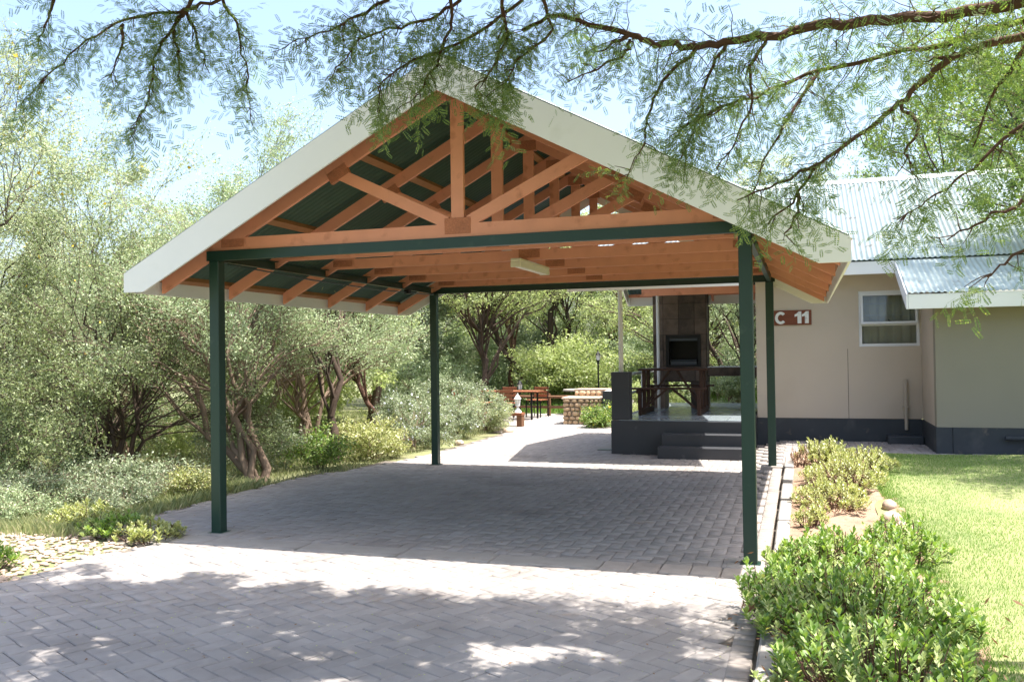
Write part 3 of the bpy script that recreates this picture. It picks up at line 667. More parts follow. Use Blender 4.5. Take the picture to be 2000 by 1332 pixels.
# --- near left
tree('shrub_tree', 'multi stemmed brown barked tree at the paving edge seen beside the left front post', 'tree', (-1.6, 3.0), 3.7, 1.85, .42, 6, 'bark_brown', 'leaf_olive', 80000, .030, 21, GA, 80, .40, .55, .05, (-.95,.3), dome=True, twigs=14)
tree('thicket_tree', 'dark dense thicket tree left of the near left carport post', 'tree', (-3.4, 2.4), 3.6, 1.9, .16, 8, 'bark_dark', 'leaf_dark', 85000, .030, 22, GA, 90, .40, .6, .03, dome=True, twigs=14)
tree('thorn_tree', 'pale feathery thorn tree with yellow blossom at the left picture edge', 'tree', (-6.6, 2.6), 6.6, 2.6, .26, 3, 'bark_dark', 'leaf_acacia_yellow', 70000, .036, 23, GA, 85, .46, .4, .06, (0,0), dome=True, twigs=13, flowers=('flower_yellow', 260, .05))
tree('thicket_tree', 'light green bushy tree low behind the dark thicket at far left', 'tree', (-5.2, 4.6), 4.6, 2.0, .14, 5, 'bark_brown', 'leaf_olive', 60000, .036, 24, GA, 70, .42, .5, .035, dome=True, twigs=13)
tree('thorn_tree', 'tall olive green thorn tree showing above the left eave of the carport', 'tree', (-5.4, 8.6), 6.2, 2.8, .2, 4, 'bark_brown', 'leaf_olive', 70000, .042, 25, GA, 85, .5, .45, .06, dome=True)
tree('thorn_tree', 'feathery green tree behind the tall olive thorn tree', 'tree', (-9.6, 8.5), 7.2, 3.0, .15, 3, 'bark_dark', 'leaf_acacia_yellow', 40000, .06, 26, GA, 65, .6, .4, .07, flowers=('flower_yellow', 120, .06))
tree('shrub_tree', 'grey green tree with pale twisted stems behind the multi stemmed tree', 'tree', (-3.6, 7.4), 4.4, 2.0, .38, 5, 'bark_brown', 'leaf_olive', 50000, .038, 27, GA, 60, .42, .5, .045, dome=True)
tree('dark_trunk_tree', 'slim black stemmed tree just left of the far left carport post', 'tree', (-1.75, 5.2), 4.2, 1.2, .55, 1, 'bark_dark', 'leaf_dark', 16000, .038, 28, GA, 30, .4, .3, .06, (-.6,.3))
tree('leaning_tree', 'tree with a long dark trunk leaning to the left in the woodland gap', 'tree', (-2.1, 8.6), 4.6, 1.8, .55, 1, 'bark_red', 'leaf_olive', 20000, .042, 29, GA, 34, .45, .3, .085, (-2.2,.4))
tree('dark_trunk_tree', 'dark upright tree in the shade farther back left of the far post', 'tree', (-4.6, 11.8), 5.6, 2.1, .40, 2, 'bark_dark', 'leaf_olive', 30000, .05, 30, GA, 48, .5, .4, .09)
tree('thorn_tree', 'broad pale tree closing the view at the far left', 'tree', (-12.5, 5.5), 6.8, 3.0, .08, 4, 'bark_brown', 'leaf_olive', 36000, .07, 31, GA, 60, .65, .4, .07)
tree('thorn_tree', 'broad green tree in the far wood behind the leaning trunk', 'tree', (-9.5, 14.5), 6.6, 3.2, .10, 4, 'bark_brown', 'leaf_back', 34000, .075, 32, GA, 60, .65, .4, .08)
# --- behind the terrace
tree('terrace_tree', 'thick dark trunked tree standing among the terrace chairs', 'tree', (-3.15, 15.6), 6.4, 3.0, .40, 1, 'bark_dark', 'leaf_back', 34000, .06, 41, GB, 56, .55, .3, .15)
tree('terrace_tree', 'tree with a thin upright trunk right behind the terrace chairs', 'tree', (-3.3, 19.4), 7.0, 2.6, .36, 1, 'bark_red', 'leaf_back', 28000, .065, 42, GB, 48, .55, .3, .10, (-.2,0))
tree('terrace_tree', 'tree whose dark trunk leans left across the terrace view', 'tree', (-2.6, 18.6), 6.6, 2.6, .42, 1, 'bark_dark', 'leaf_olive', 26000, .06, 43, GB, 44, .55, .3, .12, (-3.0,.4))
tree('terrace_tree', 'tree with a knobbly trunk rising above the stone braai', 'tree', (-2.5, 21.5), 7.2, 3.0, .34, 2, 'bark_dark', 'leaf_back', 32000, .07, 44, GB, 52, .6, .3, .14)
tree('terrace_tree', 'tree with a curved red brown trunk left of the patio pillar', 'tree', (-1.1, 22.5), 6.6, 2.6, .32, 1, 'bark_red', 'leaf_back', 28000, .07, 45, GB, 46, .6, .3, .10, (.5,0))
tree('terrace_tree', 'bright green tree seen through the patio beside the chimney', 'tree', (2.2, 18.5), 6.0, 2.8, .10, 3, 'bark_dark', 'leaf_back', 36000, .055, 46, GB, 60, .55, .4, .10)
tree('terrace_tree', 'leafy tree with crooked boughs seen over the patio counter', 'tree', (3.6, 15.6), 5.2, 2.4, .12, 3, 'bark_dark', 'leaf_olive', 34000, .045, 47, GB, 56, .45, .5, .09)
tree('terrace_tree', 'hazy green tree closing the gap behind the stone braai', 'tree', (-5.5, 27), 7.2, 3.6, .05, 4, 'bark_dark', 'leaf_back', 34000, .09, 48, GB, 60, .75, .4, .1)
tree('terrace_tree', 'broad hazy tree behind the lamp post', 'tree', (0, 29), 6.8, 3.8, .04, 4, 'bark_dark', 'leaf_back', 34000, .09, 49, GB, 60, .75, .4, .1)
tree('terrace_tree', 'broad hazy tree far behind the patio', 'tree', (5.5, 26), 6.4, 3.8, .04, 4, 'bark_dark', 'leaf_back', 34000, .09, 50, GB, 60, .75, .4, .1)
tree('terrace_tree', 'low pale tree filling the wood left of the terrace', 'tree', (-7.2, 19.5), 5.6, 3.2, .04, 5, 'bark_brown', 'leaf_grey', 34000, .08, 51, GB, 60, .7, .4, .07)
# --- behind the house
tree('garden_tree', 'yellow green tree top rising behind the right end of the house roof', 'tree', (12.5, 19), 11, 4.6, .30, 2, 'bark_dark', 'leaf_acacia_yellow', 36000, .085, 61, GC, 64, .8, .4, .2)
tree('garden_tree', 'green tree top behind the middle of the house roof ridge', 'tree', (8.2, 19.5), 8.0, 3.0, .35, 2, 'bark_dark', 'leaf_acacia', 26000, .08, 62, GC, 46, .7, .4, .18)
tree('garden_tree', 'sparse tree top just showing over the right carport barge board', 'tree', (4.6, 22), 8.0, 2.4, .45, 2, 'bark_dark', 'leaf_acacia_yellow', 16000, .075, 63, GC, 34, .7, .4, .14)
tree('garden_tree', 'large green tree right of the house shading the wing roof and the lawn', 'tree', (12.0, 6.2), 7.2, 3.0, .45, 2, 'bark_dark', 'leaf_acacia', 95000, .058, 64, None, 80, .55, .5, .2, (-2.4,.1))

# --- understory bushes
def bush(name, label, base, h, R, leaf, n, ls, seed, group=None, flowers=None, bark='bark_brown', stems=7, cz0=.02, clr=.22, ncl=34):
    return tree(name, label, 'shrub', base, h, R, cz0, stems, bark, leaf, n, ls, seed, group, ncl, clr, .6, .012, flowers=flowers)
GU = 'shrubs along the paving edge'
for k, (x, y, hh, rr_, lf, lb) in enumerate([(-1.75,.75,.38,.42,'leaf_grey','small soft grey shrub left of the near left carport post'), (-2.5,.25,.34,.4,'leaf_olive','small olive shrub behind the succulents on the verge'), (-3.1,.9,.5,.5,'leaf_grey','grey mounded shrub in the wild grass'), (-1.65,1.75,.32,.35,'leaf_pale','pale low shrub hugging the paving left of the multi stemmed tree'), (-3.6,.2,.5,.5,'leaf_pale','pale wispy shrub at the left verge'), (-4.3,.9,.7,.6,'leaf_olive','olive wispy shrub at the left picture edge')]):
    tree('verge_shrub', lb, 'shrub', (x, y), hh, rr_, .02, 6, 'bark_brown', lf, 6000, .026, 400+k, 'small shrubs on the left verge', 26, .14, .6, .008)
bush('flowering_shrub', 'grey green shrub with pale blue flowers beside the far left carport post', (-1.35, 7.2), 1.0, .85, 'leaf_grey', 15000, .034, 71, GU, ('petal_white', 420, .03))
bush('flowering_shrub', 'spreading pale leaved shrub beyond the far left post by the path', (-1.5, 9.4), 1.15, .95, 'leaf_grey', 15000, .036, 72, GU, ('petal_white', 250, .03))
bush('low_shrub', 'bright green low shrub left of the far left carport post', (-1.35, 5.7), .55, .6, 'leaf_pale', 9000, .04, 73, GU)
bush('low_shrub', 'small vivid green shrub at the curve of the paving', (-1.6, 4.5), .45, .45, 'leaf_succulent', 6000, .038, 74, GU)
bush('low_shrub', 'grey low shrub under the multi stemmed tree', (-2.6, 4.3), .7, .8, 'leaf_grey', 9000, .036, 75, GU)
bush('low_shrub', 'soft grey green shrub at the foot of the dark thicket', (-2.3, 1.35), .5, .7, 'leaf_grey', 9000, .034, 76, GU)
bush('low_shrub', 'wispy green shrub left of the dark thicket', (-4.4, 2.2), 1.2, 1.0, 'leaf_olive', 14000, .036, 77, GU)
bush('low_shrub', 'tall wispy shrub at the left picture edge behind the grass', (-5.6, 1.9), 1.6, 1.0, 'leaf_olive', 15000, .04, 78, GU)
bush('low_shrub', 'green shrub behind the terrace bench', (-2.6, 11.4), .9, .8, 'leaf_grey', 11000, .045, 79, GU)
bush('conifer_shrub', 'feathery spreading shrub leaning over the path by the bench', (-1.25, 10.6), .75, .75, 'leaf_acacia_yellow', 9000, .036, 80, GU)
bush('yellow_flower_shrub', 'green shrub with yellow flowers in front of the stone braai', (1.0, 11.75), .42, .45, 'leaf_succulent', 8000, .04, 81, None, ('flower_yellow', 120, .035))
bush('low_shrub', 'broad green shrub behind the patio floor', (3.4, 13.4), 1.1, 1.0, 'leaf_olive', 13000, .045, 82, GU)
bush('low_shrub', 'low green shrub at the left patio side behind the railing', (1.5, 13.6), .9, .9, 'leaf_back', 11000, .045, 83, GU)
for k, (x, y, hh, lb) in enumerate([(-7.5, 23, 4.2, 'tall bushy growth far behind the terrace at the left'), (-3.8, 25, 4.4, 'tall bushy growth behind the terrace trees'), (-.8, 26.5, 4.2, 'tall bushy growth behind the stone braai and lamp'), (2.6, 23, 4.0, 'tall bushy growth behind the patio railing'), (5.0, 20, 4.0, 'tall bushy growth behind the patio chimney'), (-10.5, 18, 4.4, 'tall bushy growth deep behind the leaning trunk'), (-12.5, 12, 4.4, 'tall bushy growth deep in the left wood'), (-15, 8, 4.6, 'tall bushy growth at the far left horizon'), (-13, 2.5, 4.2, 'tall bushy growth behind the left thorn tree'), (-6.3, 10.5, 3.2, 'tall bushy growth in the shade between the left trees'), (-5.6, 20.8, 2.6, 'waist high scrub behind the left end of the terrace fence'), (-3.9, 22.6, 2.6, 'scrub behind the thick dark trunk on the terrace'), (-1.6, 19.0, 1.9, 'low scrub behind the terrace chairs'), (.6, 20.5, 2.2, 'scrub behind the low white wall'), (-17, 17, 5, 'far pale wood edge at the left'), (-8, 31, 5, 'far pale wood edge behind the terrace')]):
    tree('tall_shrub', lb, 'shrub', (x, y), hh, 2.5 if hh > 3 else 1.7, .0, 6, 'bark_brown', ('leaf_back', 'leaf_olive', 'leaf_grey')[k % 3], 30000, .085, 300+k, 'tall wild growth closing the background', 60, .6, .6, .03)
for k, (x, y, lb) in enumerate([(-6.5, 12.2, 'wild shrub in the shade behind the leaning trunk'), (-4.6, 15, 'wild shrub left of the terrace fence'), (-6.5, 6.3, 'wild shrub deep in the left wood'), (-7.8, 3.9, 'wild shrub at the far left edge of the wood'), (-1.2, 25, 'wild shrub far behind the stone braai'), (2.0, 24, 'wild shrub far behind the patio')]):
    bush('wild_shrub', lb, (x, y), 1.5, 1.5, 'leaf_olive' if k % 2 else 'leaf_back', 15000, .06, 90+k, 'wild shrubs in the wood', clr=.35)

# --- succulent sprigs for the beds
def leaf_tri(L, Wd):
    V = np.array([(0,0,0),(.62*L,Wd/2,.12*Wd),(L,0,-.05*L),(.62*L,-Wd/2,.12*Wd),(.6*L,0,-.06*Wd)]); F = np.array([(0,3,4),(0,4,1),(4,3,2),(4,2,1)]); return V, F
def sprigs(name, m, pos, hgt, r, L, Wd, nl, parent, tilt=.35):
    LV, LF = leaf_tri(L, Wd); VV = []; FF = []; k = 0
    for p, h in zip(pos, hgt):
        ax = np.array([r.normal(0, tilt), r.normal(0, tilt), 1]); ax /= np.linalg.norm(ax)
        for i in range(nl):
            t = 1-(i/nl)**1.2*.95; th = i*2.4+r.random()*.5; el = .25+1.0*(1-i/nl)**2+r.normal(0, .15)
            d = np.array([math.cos(th)*math.cos(el), math.sin(th)*math.cos(el), math.sin(el)]); d += ax*.15; d /= np.linalg.norm(d)
            s = np.cross([0,0,1], d); s /= np.linalg.norm(s)+1e-9; u = np.cross(d, s); sc = (.65+.35*math.sin(PI*min(1, (i+1)/nl*1.2)))*(.8+.4*r.random())
            VV.append(p+ax*h*t+(LV[:,:1]*d+LV[:,1:2]*s+LV[:,2:]*u)*sc); FF.append(LF+k); k += 5
    return npobj(name, np.concatenate(VV), np.concatenate(FF), m, parent)
def succ(label, c, rx, ry, h, n, m, seed, L=.06, Wd=.026, nl=20, group='leafy plants in the flower beds', dry=0, name='leafy_shrub'):
    r = np.random.default_rng(seed); zg = .05+float(gz(5.5, c[1])) if c[0] > 4.8 else gnd(*c)+.01
    root = thing(name, label, 'shrub', (c[0], c[1], zg), group)
    a = r.random(n)*2*PI; q = np.sqrt(r.random(n)); x = rx*q*np.cos(a); y = ry*q*np.sin(a)
    H = h*(1-.65*q**2)*(.65+.5*r.random(n))+.02
    wd = Wood(); pos = np.stack([x, y, np.zeros(n)], 1)
    for i in range(n): wd.add(wobble(r, (x[i]*.6, y[i]*.6, -.02), (x[i], y[i], H[i]), 5, .12), .0045*(1-np.linspace(0,1,5)*.5), 4)
    wd.build('stem', 'bark_red', root)
    base = np.stack([x, y, H*.3], 1); k = n*2//3
    sprigs('foliage', m, base[:k], H[:k]*.75, r, L, Wd, nl, root); sprigs('foliage', 'leaf_back' if m == 'leaf_succulent' else m, base[k:]*np.array([1,1,.8]), H[k:]*.8, r, L*.72, Wd*.8, nl+5, root, .5)
    if dry:
        C = np.stack([r.normal(0, rx*.5, dry), r.normal(0, ry*.5, dry), r.random(dry)*h*.4], 1); V, F = leaf_quads(r, C, .05, .012, .2); npobj('dry_leaves', V, F, 'leaf_dry', root)
    return root
succ('largest leafy shrub spilling over the kerb at the lower right', (5.38, -1.75), .58, .72, .32, 340, 'leaf_succulent', 101, dry=500)
succ('leafy shrub behind the largest one, touching the near right post base', (5.30, -.55), .46, .52, .29, 230, 'leaf_succulent', 102, dry=200)
succ('leafy green shrub at the bottom edge of the picture by the lawn', (5.42, -2.75), .48, .55, .30, 200, 'leaf_succulent', 103, dry=300)
succ('leafy shrub nearest the lawn, right of the bare soil', (5.78, .15), .30, .5, .27, 90, 'leaf_succulent', 104)
succ('small leafy sprout overhanging the kerb onto the paving', (4.88, -1.35), .16, .30, .28, 26, 'leaf_succulent', 105)
succ('pale yellow green shrub just beyond the bare soil', (5.35, 2.35), .36, .55, .22, 130, 'leaf_pale', 106, .05, .022, dry=120)
succ('small pale plant at the kerb side of the bare soil', (5.15, 1.35), .16, .3, .16, 40, 'leaf_pale', 119, .045, .02)
succ('pale yellow green shrub in the middle of the far bed', (5.5, 3.5), .45, .65, .26, 160, 'leaf_pale', 107, .05, .022)
succ('pale yellow green shrub next to the lawn in the far bed', (5.75, 4.5), .42, .55, .25, 130, 'leaf_pale', 108, .05, .022)
succ('tall pale shrub at the house end of the bed', (5.35, 5.0), .36, .45, .30, 110, 'leaf_pale', 109, .055, .024)
succ('dry reddish plant at the foot of the far right post', (5.05, 4.75), .12, .25, .22, 22, 'leaf_dry', 110, .035, .012)
succ('yellow green succulent at the left shadow edge of the carport', (-.42, -.42), .32, .26, .17, 70, 'leaf_pale', 111, .06, .028, 14, 'succulents on the left verge')
succ('yellow green succulent left of the near left post beside the stones', (-.95, -.25), .34, .30, .17, 70, 'leaf_succulent', 112, .06, .028, 14, 'succulents on the left verge')
succ('pale succulent clump at the back of the white stones', (-1.55, .0), .35, .3, .2, 70, 'leaf_pale', 113, .06, .028, 14, 'succulents on the left verge')
succ('bright green succulent at the left picture edge in front of the stones', (-.95, -1.75), .26, .36, .2, 70, 'leaf_succulent', 114, .06, .028, 14, 'succulents on the left verge')
def soft_cover(nm, label, cat, n, xf, yf, h0, h1, m, seed, w=.006):
    r = np.random.default_rng(seed); x = xf(r, n); y = yf(r, n); out = ~inpoly(x, y, PAVE) & ~((x > 4.6)); x, y = x[out], y[out]; n = len(x)
    z = np.array([gnd(a, b) for a, b in zip(x, y)]); h = h0+(h1-h0)*r.random(n); a = r.random(n)*2*PI; ln = r.normal(0, .35, (n,2))*h[:,None]
    c, s = np.cos(a)*w, np.sin(a)*w
    A = np.stack([x-c, y-s, z-.02],1); B = np.stack([x+c, y+s, z-.02],1); Cc = np.stack([x+ln[:,0]*.4+c*.7, y+ln[:,1]*.4+s*.7, z+h*.6],1); E_ = np.stack([x+ln[:,0], y+ln[:,1], z+h],1)
    o = npobj(nm, np.stack([A,B,Cc,E_],1).reshape(-1,3), np.arange(4*n).reshape(-1,4), m); tag(o, label, cat, kind='stuff')
soft_cover('wild_grass', 'tall pale wild grass along the left verge', 'grass', 36000, lambda r, n: -1.3-4.5*r.random(n)**1.2+r.normal(0,.1,n), lambda r, n: -.3+.4*np.floor(r.random(n)*8)+r.normal(0,.13,n), .03, .15, 'blade_wild', 120, .002)
soft_cover('wood_grass', 'grass and litter growing on the ground of the left wood', 'grass', 60000, lambda r, n: -1.0-9*r.random(n), lambda r, n: 1.5+14*r.random(n), .02, .09, 'blade_wild', 121, .004)
soft_cover('back_grass', 'green grass on the ground behind the terrace and patio', 'grass', 40000, lambda r, n: -6+13*r.random(n), lambda r, n: 15.7+12*r.random(n), .05, .25, 'blade_lawn', 122, .012)
# --- stones
def rock(r, s, flat=.7):
    bm = bmesh.new(); bmesh.ops.create_icosphere(bm, subdivisions=2, radius=1)
    k = r.normal(size=(5,3)); ph = r.random(5)*6
    V = np.array([v.co[:] for v in bm.verts]); F = np.array([[v.index for v in f.verts] for f in bm.faces]); bm.free()
    dsp = 1+.10*np.sin(V@k.T*1.6+ph).sum(1)*.5; V = V*dsp[:,None]*np.array([s*(.8+.5*r.random()), s*(.8+.4*r.random()), s*flat]); return V, F
def stones():
    r = np.random.default_rng(7); VV = []; FF = []; k = 0
    for i in range(1900):
        x = -2.5+2.25*r.random(); y = -2.1+1.9*r.random()
        if inpoly(np.array(x), np.array(y), PAVE): continue
        V, F = rock(r, .010+.022*r.random()**2, .5); c, s = math.cos(i), math.sin(i); V = V@np.array([[c,s,0],[-s,c,0],[0,0,1]])
        VV.append(V+np.array([x, y, gnd(x, y)+.012])); FF.append(F+k); k += len(V)
    o = npobj('gravel', np.concatenate(VV), np.concatenate(FF), 'stone_pale', None, True); tag(o, 'bed of pale rounded stones at the left paving edge', 'stones', kind='stuff')
    LB = ['reddish rock at the lawn edge nearest the large green shrub', 'broad pale rock second from the green shrub along the lawn', 'pale rock between the bare soil and the lawn', 'rounded rock against the pale shrubs at the lawn edge', 'small pale rock beside the path by the conifer shrub', 'pale rock on the path edge near the far left post']
    for i, (x, y, s) in enumerate([(5.84,.85,.10),(5.88,1.25,.09),(5.84,1.7,.085),(5.87,2.3,.09),(-.62,10.2,.12),(-.78,7.9,.09)]):
        V, F = rock(r, s, .75); z = (.07+float(gz(5.8, y))) if x > 5 else 0
        o = npobj('rock', V, F, 'stone_tan' if i == 0 else 'stone_pale', None, False); o.location = (x, y, z+s*.12); tag(o, LB[i], 'rock', 'rocks at the bed and path edges')
stones()
def litter():
    r = np.random.default_rng(9); n = 420; x = -1.2+6*r.random(n); y = -3.4+9*r.random(n)**1.3; k = inpoly(x, y, PAVE); x, y = x[k], y[k]
    V, F = leaf_quads(r, np.stack([x, y, gz(x, y)+.007], 1), .022, .011, 6); V[:,2] = np.repeat(gz(x, y)+.006, 4)+r.random(len(V))*.006
    tag(npobj('leaf_litter', V, F, 'leaf_dry'), 'small dry leaves scattered on the paving', 'leaves', kind='stuff')
    n = 700; x = -.3+5*r.random(n); y = -2.9+2.3*r.random(n); V, F = leaf_quads(r, np.stack([x, y, gz(x, y)+.005], 1), .010, .008, 6); V[:,2] = np.repeat(gz(x, y)+.004, 4)+r.random(len(V))*.006
    tag(npobj('fallen_blossom', V, F, 'leaf_pale'), 'tiny pale fallen blossoms and leaflets on the driveway', 'leaves', kind='stuff')
litter()

# --- overhanging acacia
def pinnate(r):
    """a 24 cm twig with compound leaves; returns leaflets as rhombi (x axis = twig)"""
    V = []
    for i in range(9):
        x = .015+.025*i; side = 1 if i % 2 else -1; a = side*(.7+.5*r.random()); roll = r.normal(0, .5)
        d = np.array([math.cos(a), math.sin(a)*math.cos(roll), math.sin(a)*math.sin(roll)-.25]); d /= np.linalg.norm(d)
        n = np.array([0,0,1.])+r.normal(0,.3,3); s = np.cross(n, d); s /= np.linalg.norm(s); L = .045+.02*r.random(); o = np.array([x,0,0])
        for j in range(7):
            c = o+d*L*(j+1)/7
            for q in (-1, 1):
                e = (s*q*.9+d*.35); e /= np.linalg.norm(e); w = d*.0036; ll = .0120*(1.1-.35*abs(j-3)/3); c2 = c+e*.001
                V += [c2, c2+e*ll*.5+w, c2+e*ll, c2+e*ll*.5-w]
    return np.array(V)
LIMBS = {
'r1' : [(6.34, -1.97, 2.83), (6.18, -1.91, 2.71), (5.96, -1.83, 2.52), (5.79, -1.78, 2.4), (5.59, -1.84, 2.27)] ,
'r2' : [(6.3, -2.1, 2.51), (6.12, -2.03, 2.29), (5.93, -1.98, 2.21), (5.81, -1.95, 2.14)] ,
'r3' : [(6.28, -2.16, 2.21), (6.08, -2.09, 2.03), (5.97, -2.06, 1.94)] ,
'r4' : [(6.23, -1.72, 3.15), (6.06, -1.71, 2.88), (5.99, -1.65, 2.66)] ,
'main' : [(6.32, -2.1, 3.24), (6.17, -1.98, 3.28), (5.85, -1.85, 3.32), (5.49, -1.73, 3.37), (5.2, -1.64, 3.41), (4.95, -1.63, 3.4), (4.72, -1.6, 3.4), (4.51, -1.57, 3.4), (4.31, -1.61, 3.44), (4.15, -1.58, 3.52), (3.89, -1.57, 3.63), (3.69, -1.55, 3.71), (3.47, -1.59, 3.63)] ,
'main_b' : [(4.15, -1.58, 3.52), (3.94, -1.63, 3.42)] ,
'main_c' : [(4.15, -1.56, 3.49), (4.12, -1.62, 3.38), (3.79, -1.74, 3.22)] ,
'mid' : [(6.38, -1.84, 3.27), (6.23, -1.71, 3.29), (6.01, -1.58, 3.29), (5.84, -1.54, 3.26), (5.67, -1.44, 3.28), (5.23, -1.39, 3.23), (4.94, -1.37, 3.16), (4.65, -1.45, 3.05), (4.44, -1.54, 2.94)] ,
'low' : [(6.33, -2.05, 3.13), (6.18, -1.92, 3.14), (5.96, -1.87, 3.12), (5.85, -1.84, 3.09), (5.73, -1.8, 3.0), (5.57, -1.84, 2.84), (5.42, -1.8, 2.74), (5.21, -1.77, 2.61), (5.1, -1.74, 2.46), (4.94, -1.81, 2.29)] ,
'low_b' : [(5.85, -1.84, 3.09), (5.74, -1.74, 3.12)] ,
'low_c' : [(5.21, -1.77, 2.61), (5.0, -1.8, 2.51), (4.78, -1.84, 2.43)] ,
'low_d' : [(5.62, -1.85, 2.89), (5.69, -1.92, 2.73), (5.64, -1.89, 2.61), (5.69, -1.87, 2.48)] ,
'low_e' : [(5.1, -1.74, 2.46), (5.1, -1.81, 2.33), (5.02, -1.8, 2.2)] ,
'h1' : [(4.54, -1.57, 3.39), (4.34, -1.62, 3.2), (4.25, -1.58, 3.01), (4.23, -1.64, 2.84), (4.12, -1.61, 2.64)] ,
'h2' : [(4.72, -1.6, 3.4), (4.6, -1.59, 3.21), (4.57, -1.64, 3.02), (4.44, -1.58, 2.74)] ,
'h3' : [(4.95, -1.63, 3.4), (4.85, -1.67, 3.22), (4.86, -1.62, 3.03), (4.77, -1.65, 2.79), (4.65, -1.63, 2.66)] ,
'h4' : [(5.23, -1.39, 3.23), (5.06, -1.5, 2.95), (4.94, -1.54, 2.74), (4.85, -1.59, 2.5)] ,
'c1' : [(3.47, -1.57, 3.83), (3.23, -1.67, 3.63), (3.03, -1.79, 3.49), (2.78, -1.87, 3.4), (2.66, -1.98, 3.25), (2.64, -1.94, 3.1)] ,
'c2' : [(3.1, -1.7, 3.83), (2.94, -1.81, 3.69), (2.69, -1.89, 3.62), (2.52, -1.96, 3.57), (2.38, -2.05, 3.32)] ,
'c3' : [(3.4, -1.77, 3.77), (3.43, -1.77, 3.54), (3.34, -1.81, 3.32), (3.27, -1.9, 3.21), (3.34, -1.81, 3.01)] ,
'c4' : [(3.07, -1.8, 3.8), (3.08, -1.82, 3.6), (2.99, -1.87, 3.37), (2.92, -1.94, 3.2), (2.85, -1.95, 3.14)] ,
'c5' : [(2.69, -1.88, 3.82), (2.5, -1.93, 3.73), (2.32, -1.99, 3.64), (2.09, -2.09, 3.54)] ,
'c6' : [(3.66, -1.77, 3.73), (3.7, -1.69, 3.56), (3.49, -1.78, 3.37), (3.42, -1.85, 3.21)] ,
'l1' : [(1.52, -1.98, 3.95), (1.33, -2.08, 3.86), (1.17, -2.2, 3.83), (0.97, -2.33, 3.74), (0.78, -2.43, 3.57), (0.61, -2.52, 3.38), (0.48, -2.59, 3.19)] ,
'l2' : [(1.35, -2.08, 3.88), (1.22, -2.11, 3.74), (1.12, -2.12, 3.58), (1.04, -2.1, 3.32), (0.9, -2.13, 3.04)] ,
'l3' : [(1.48, -1.9, 3.98), (1.53, -1.8, 3.84), (1.52, -1.71, 3.62), (1.54, -1.69, 3.24)] ,
'l4' : [(1.33, -2.08, 3.86), (1.35, -1.99, 3.69), (1.37, -1.9, 3.5)] ,
'l5' : [(0.62, -2.46, 3.89), (0.57, -2.46, 3.77), (0.49, -2.46, 3.61)] ,
'l6' : [(1.25, -2.1, 3.77), (1.24, -2.04, 3.59), (1.21, -2.0, 3.44)] ,
'l7' : [(1.01, -2.29, 3.74), (1.04, -2.33, 3.59), (0.95, -2.34, 3.4)] ,
}
